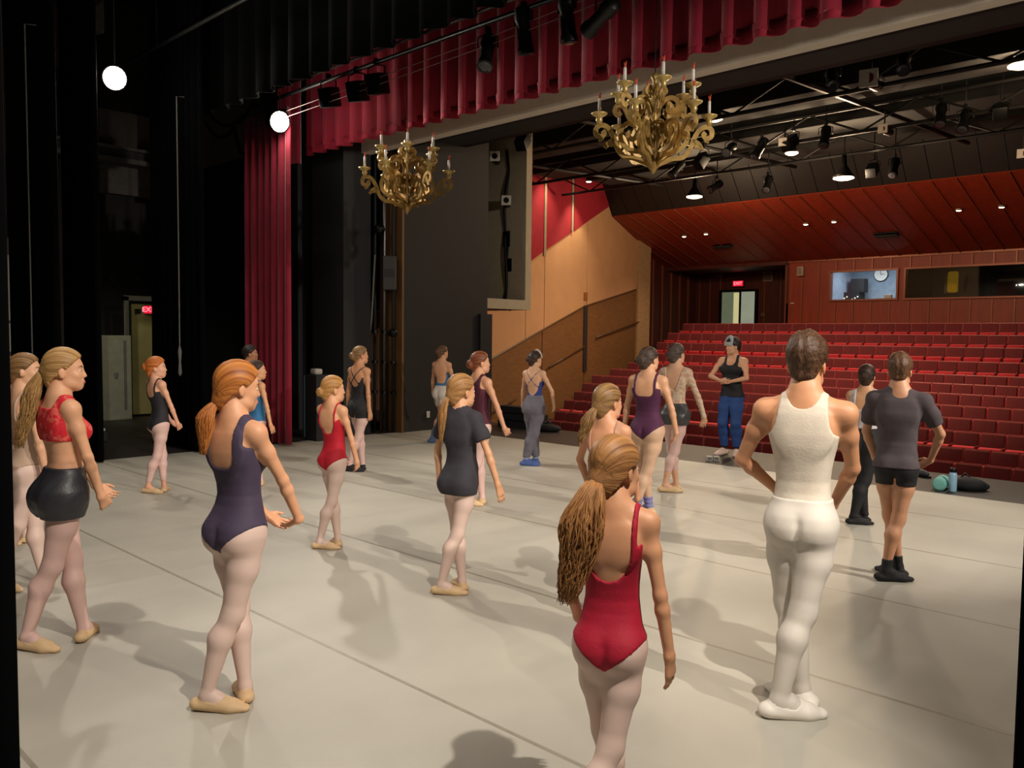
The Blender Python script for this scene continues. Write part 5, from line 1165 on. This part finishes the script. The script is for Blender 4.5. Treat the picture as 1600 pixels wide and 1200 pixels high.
# 16 burgundy leotard
person('dancer in a plum leotard, beige tights and lilac leg warmers', g(1003, 806), 1.68, 12, 'w', .0078, 'd4a07c',
       bun(('1c1412', '5a463a'), tie=(0, -.10, -.01), bun=1.1), [('leotard', 'leotard', cloth('plum', '48183c'), {'zb': .715, 'sw': .007, 'xs': .062, 'pow': 5}), ('tights', 'tights', mat('tights_beige', 'c8a488', .55), {}), ('socks', 'leg_warmers', cloth('lilac', '7a78a8'), {'top': .11, 'off': .01, 'ripple': 1}), slip(.014)],
       feet=FIFTH, head=(-22, 0), fat=1.10, arms={'L': (-.165, .09, .49, (-1, -.3, 0), (.3, .5, -.6), (1, 0, .2), 30), 'R': (.185, .07, .475, (1, -.3, .1), (-.5, .4, -.5), (-.3, -.4, .8), 30)})
# 17 lace top
person('dancer in an open-back lace top, grey shorts and pink tights', g(1047, 768), 1.71, 12, 'w', .0078, 'd8a888',
       bun(('241a18', '6a5850'), tie=(0, -.10, -.005), bun=1.0), [('lacetop', 'lace_top', lace_mat('lace_ivory', 'cfbca6', 'c89c80', 60, .48), {'zb': .69}), ('bottom', 'shorts', cloth('grey_shell', '3a3a3c', .4), {'top': .60, 'bot': .455, 'loose': .014, 'fold': .005}), ('tights', 'tights', PINK, {'bot': .14}), slip()],
       feet=FIFTH, head=(-18, 0), fat=.95, arms={'L': (-.16, .10, .50, (-1, -.4, 0), (.3, .5, -.6), (1, 0, .2), 30), 'R': (.205, .07, .50, (1, -.3, .1), (-.35, .3, -.35), (.2, -.3, .9), 15)})
# 18 teacher
person('person in a black tank top and blue trousers facing the class, hands clasped', g(1141, 711), 1.78, 186, 'm', .0092, 'd09a78',
       ('short', '18120e', '38281e', {'off': .02, 'band': 'a8b4bc', 'bandw': .014}), [('leotard', 'tank_top', cloth('black5', '15151a'), {'strap': 'tank', 'hem': .50, 'loose': .015, 'off': .008, 'nb': .79}), ('bottom', 'trousers', cloth('royal_trousers', '23437e', .8), {'top': .56, 'bot': .075, 'loose': .022, 'fold': .007, 'grow': 5}), ('socks', 'socks', cloth('sock_black', '18181c'), {'top': .085, 'off': .004}), ('shoes', 'pink_shoes', cloth('shoe_pink', 'd8bcae', .6), {'off': .008})],
       feet=STAND, head=(-34, 4), fat=.95, arms={'L': (-.03, .14, .635, (-1, -.2, -.2), (1, .2, .0), (.2, -1, .2), 50), 'R': (.04, .15, .640, (1, -.2, -.2), (-1, .2, .0), (-.2, -1, .2), 50)})
# 19 white man
person('dancer in a white tank top and white tights with back turned, elbows out', g(1234, 1112), 1.79, 17, 'm', .0066, 'c9906a',
       ('short', '2e1e14', '5a3e2a', {'off': .012, 'top': 1.2}), [('leotard', 'tank_top', cloth('white', 'cdc2b2', .8), {'strap': 'tank', 'hem': .55, 'zb': .74, 'zs': .74, 'off': .005, 'nb': .815}), ('tights', 'white_tights', mat('tights_white', 'cfc8be', .6, var=.05), {'top': .575, 'off': .010}), ('slippers', 'white_slippers', WHSL, {'off': .014})],
       feet=FIFTH, head=(-8, 0), fat=.95, arms={'L': (-.07, .15, .565, (-1, -.3, 0), (.75, .35, -.4), (.2, -.6, .8), 35), 'R': (.075, .17, .535, (1, -.2, 0), (-.75, .35, -.4), (-.2, -.6, .8), 35)})
# 20 bun girl
person('dancer in a white top and black trousers between the white and grey tops', (-3.02, 8.05), 1.54, 10, 'w', .0092, 'd8a47c',
       bun(DARK, tie=(0, -.10, .0)), [('crop', 'white_top', cloth('white2', 'd0c8cc'), {'nb': .72, 'low': .60}), ('bottom', 'trousers', cloth('black6', '17171b'), {'top': .60, 'bot': .05, 'loose': .006, 'fold': .003}), ('shoes', 'black_shoes', cloth('shoe_black', '1a1a1e'), {'off': .006})], feet=FIFTH, head=(0, 0), arms=BAS)
# 21 grey t-shirt man
person('dancer in a grey t-shirt, black shorts and black ankle socks, back turned', g(1393, 905), 1.67, 14, 'm', .0078, 'c89270',
       ('short', '3e2a1c', '6e4c34', {'off': .011, 'top': 1.1}), [('tshirt', 'tshirt', cloth('grey_tee', '4e4549', .9), {'hem': .505, 'loose': .012, 'sleeve': .010, 'slen': .12, 'fold': .006}), ('bottom', 'shorts', cloth('black7', '14141a'), {'top': .56, 'bot': .425, 'loose': .003, 'fold': .001}), ('socks', 'socks', cloth('sock_black', '18181c'), {'top': .10, 'off': .006})],
       feet=FIFTH, hip=(0, .02), head=(-6, 0), fat=.94, arms={'L': (-.10, .13, .52, (-1, -.2, 0), (.75, .35, -.3), (.2, -.6, .8), 35), 'R': (.13, .12, .53, (1, -.25, 0), (-.75, .35, -.3), (-.2, -.6, .8), 35)})
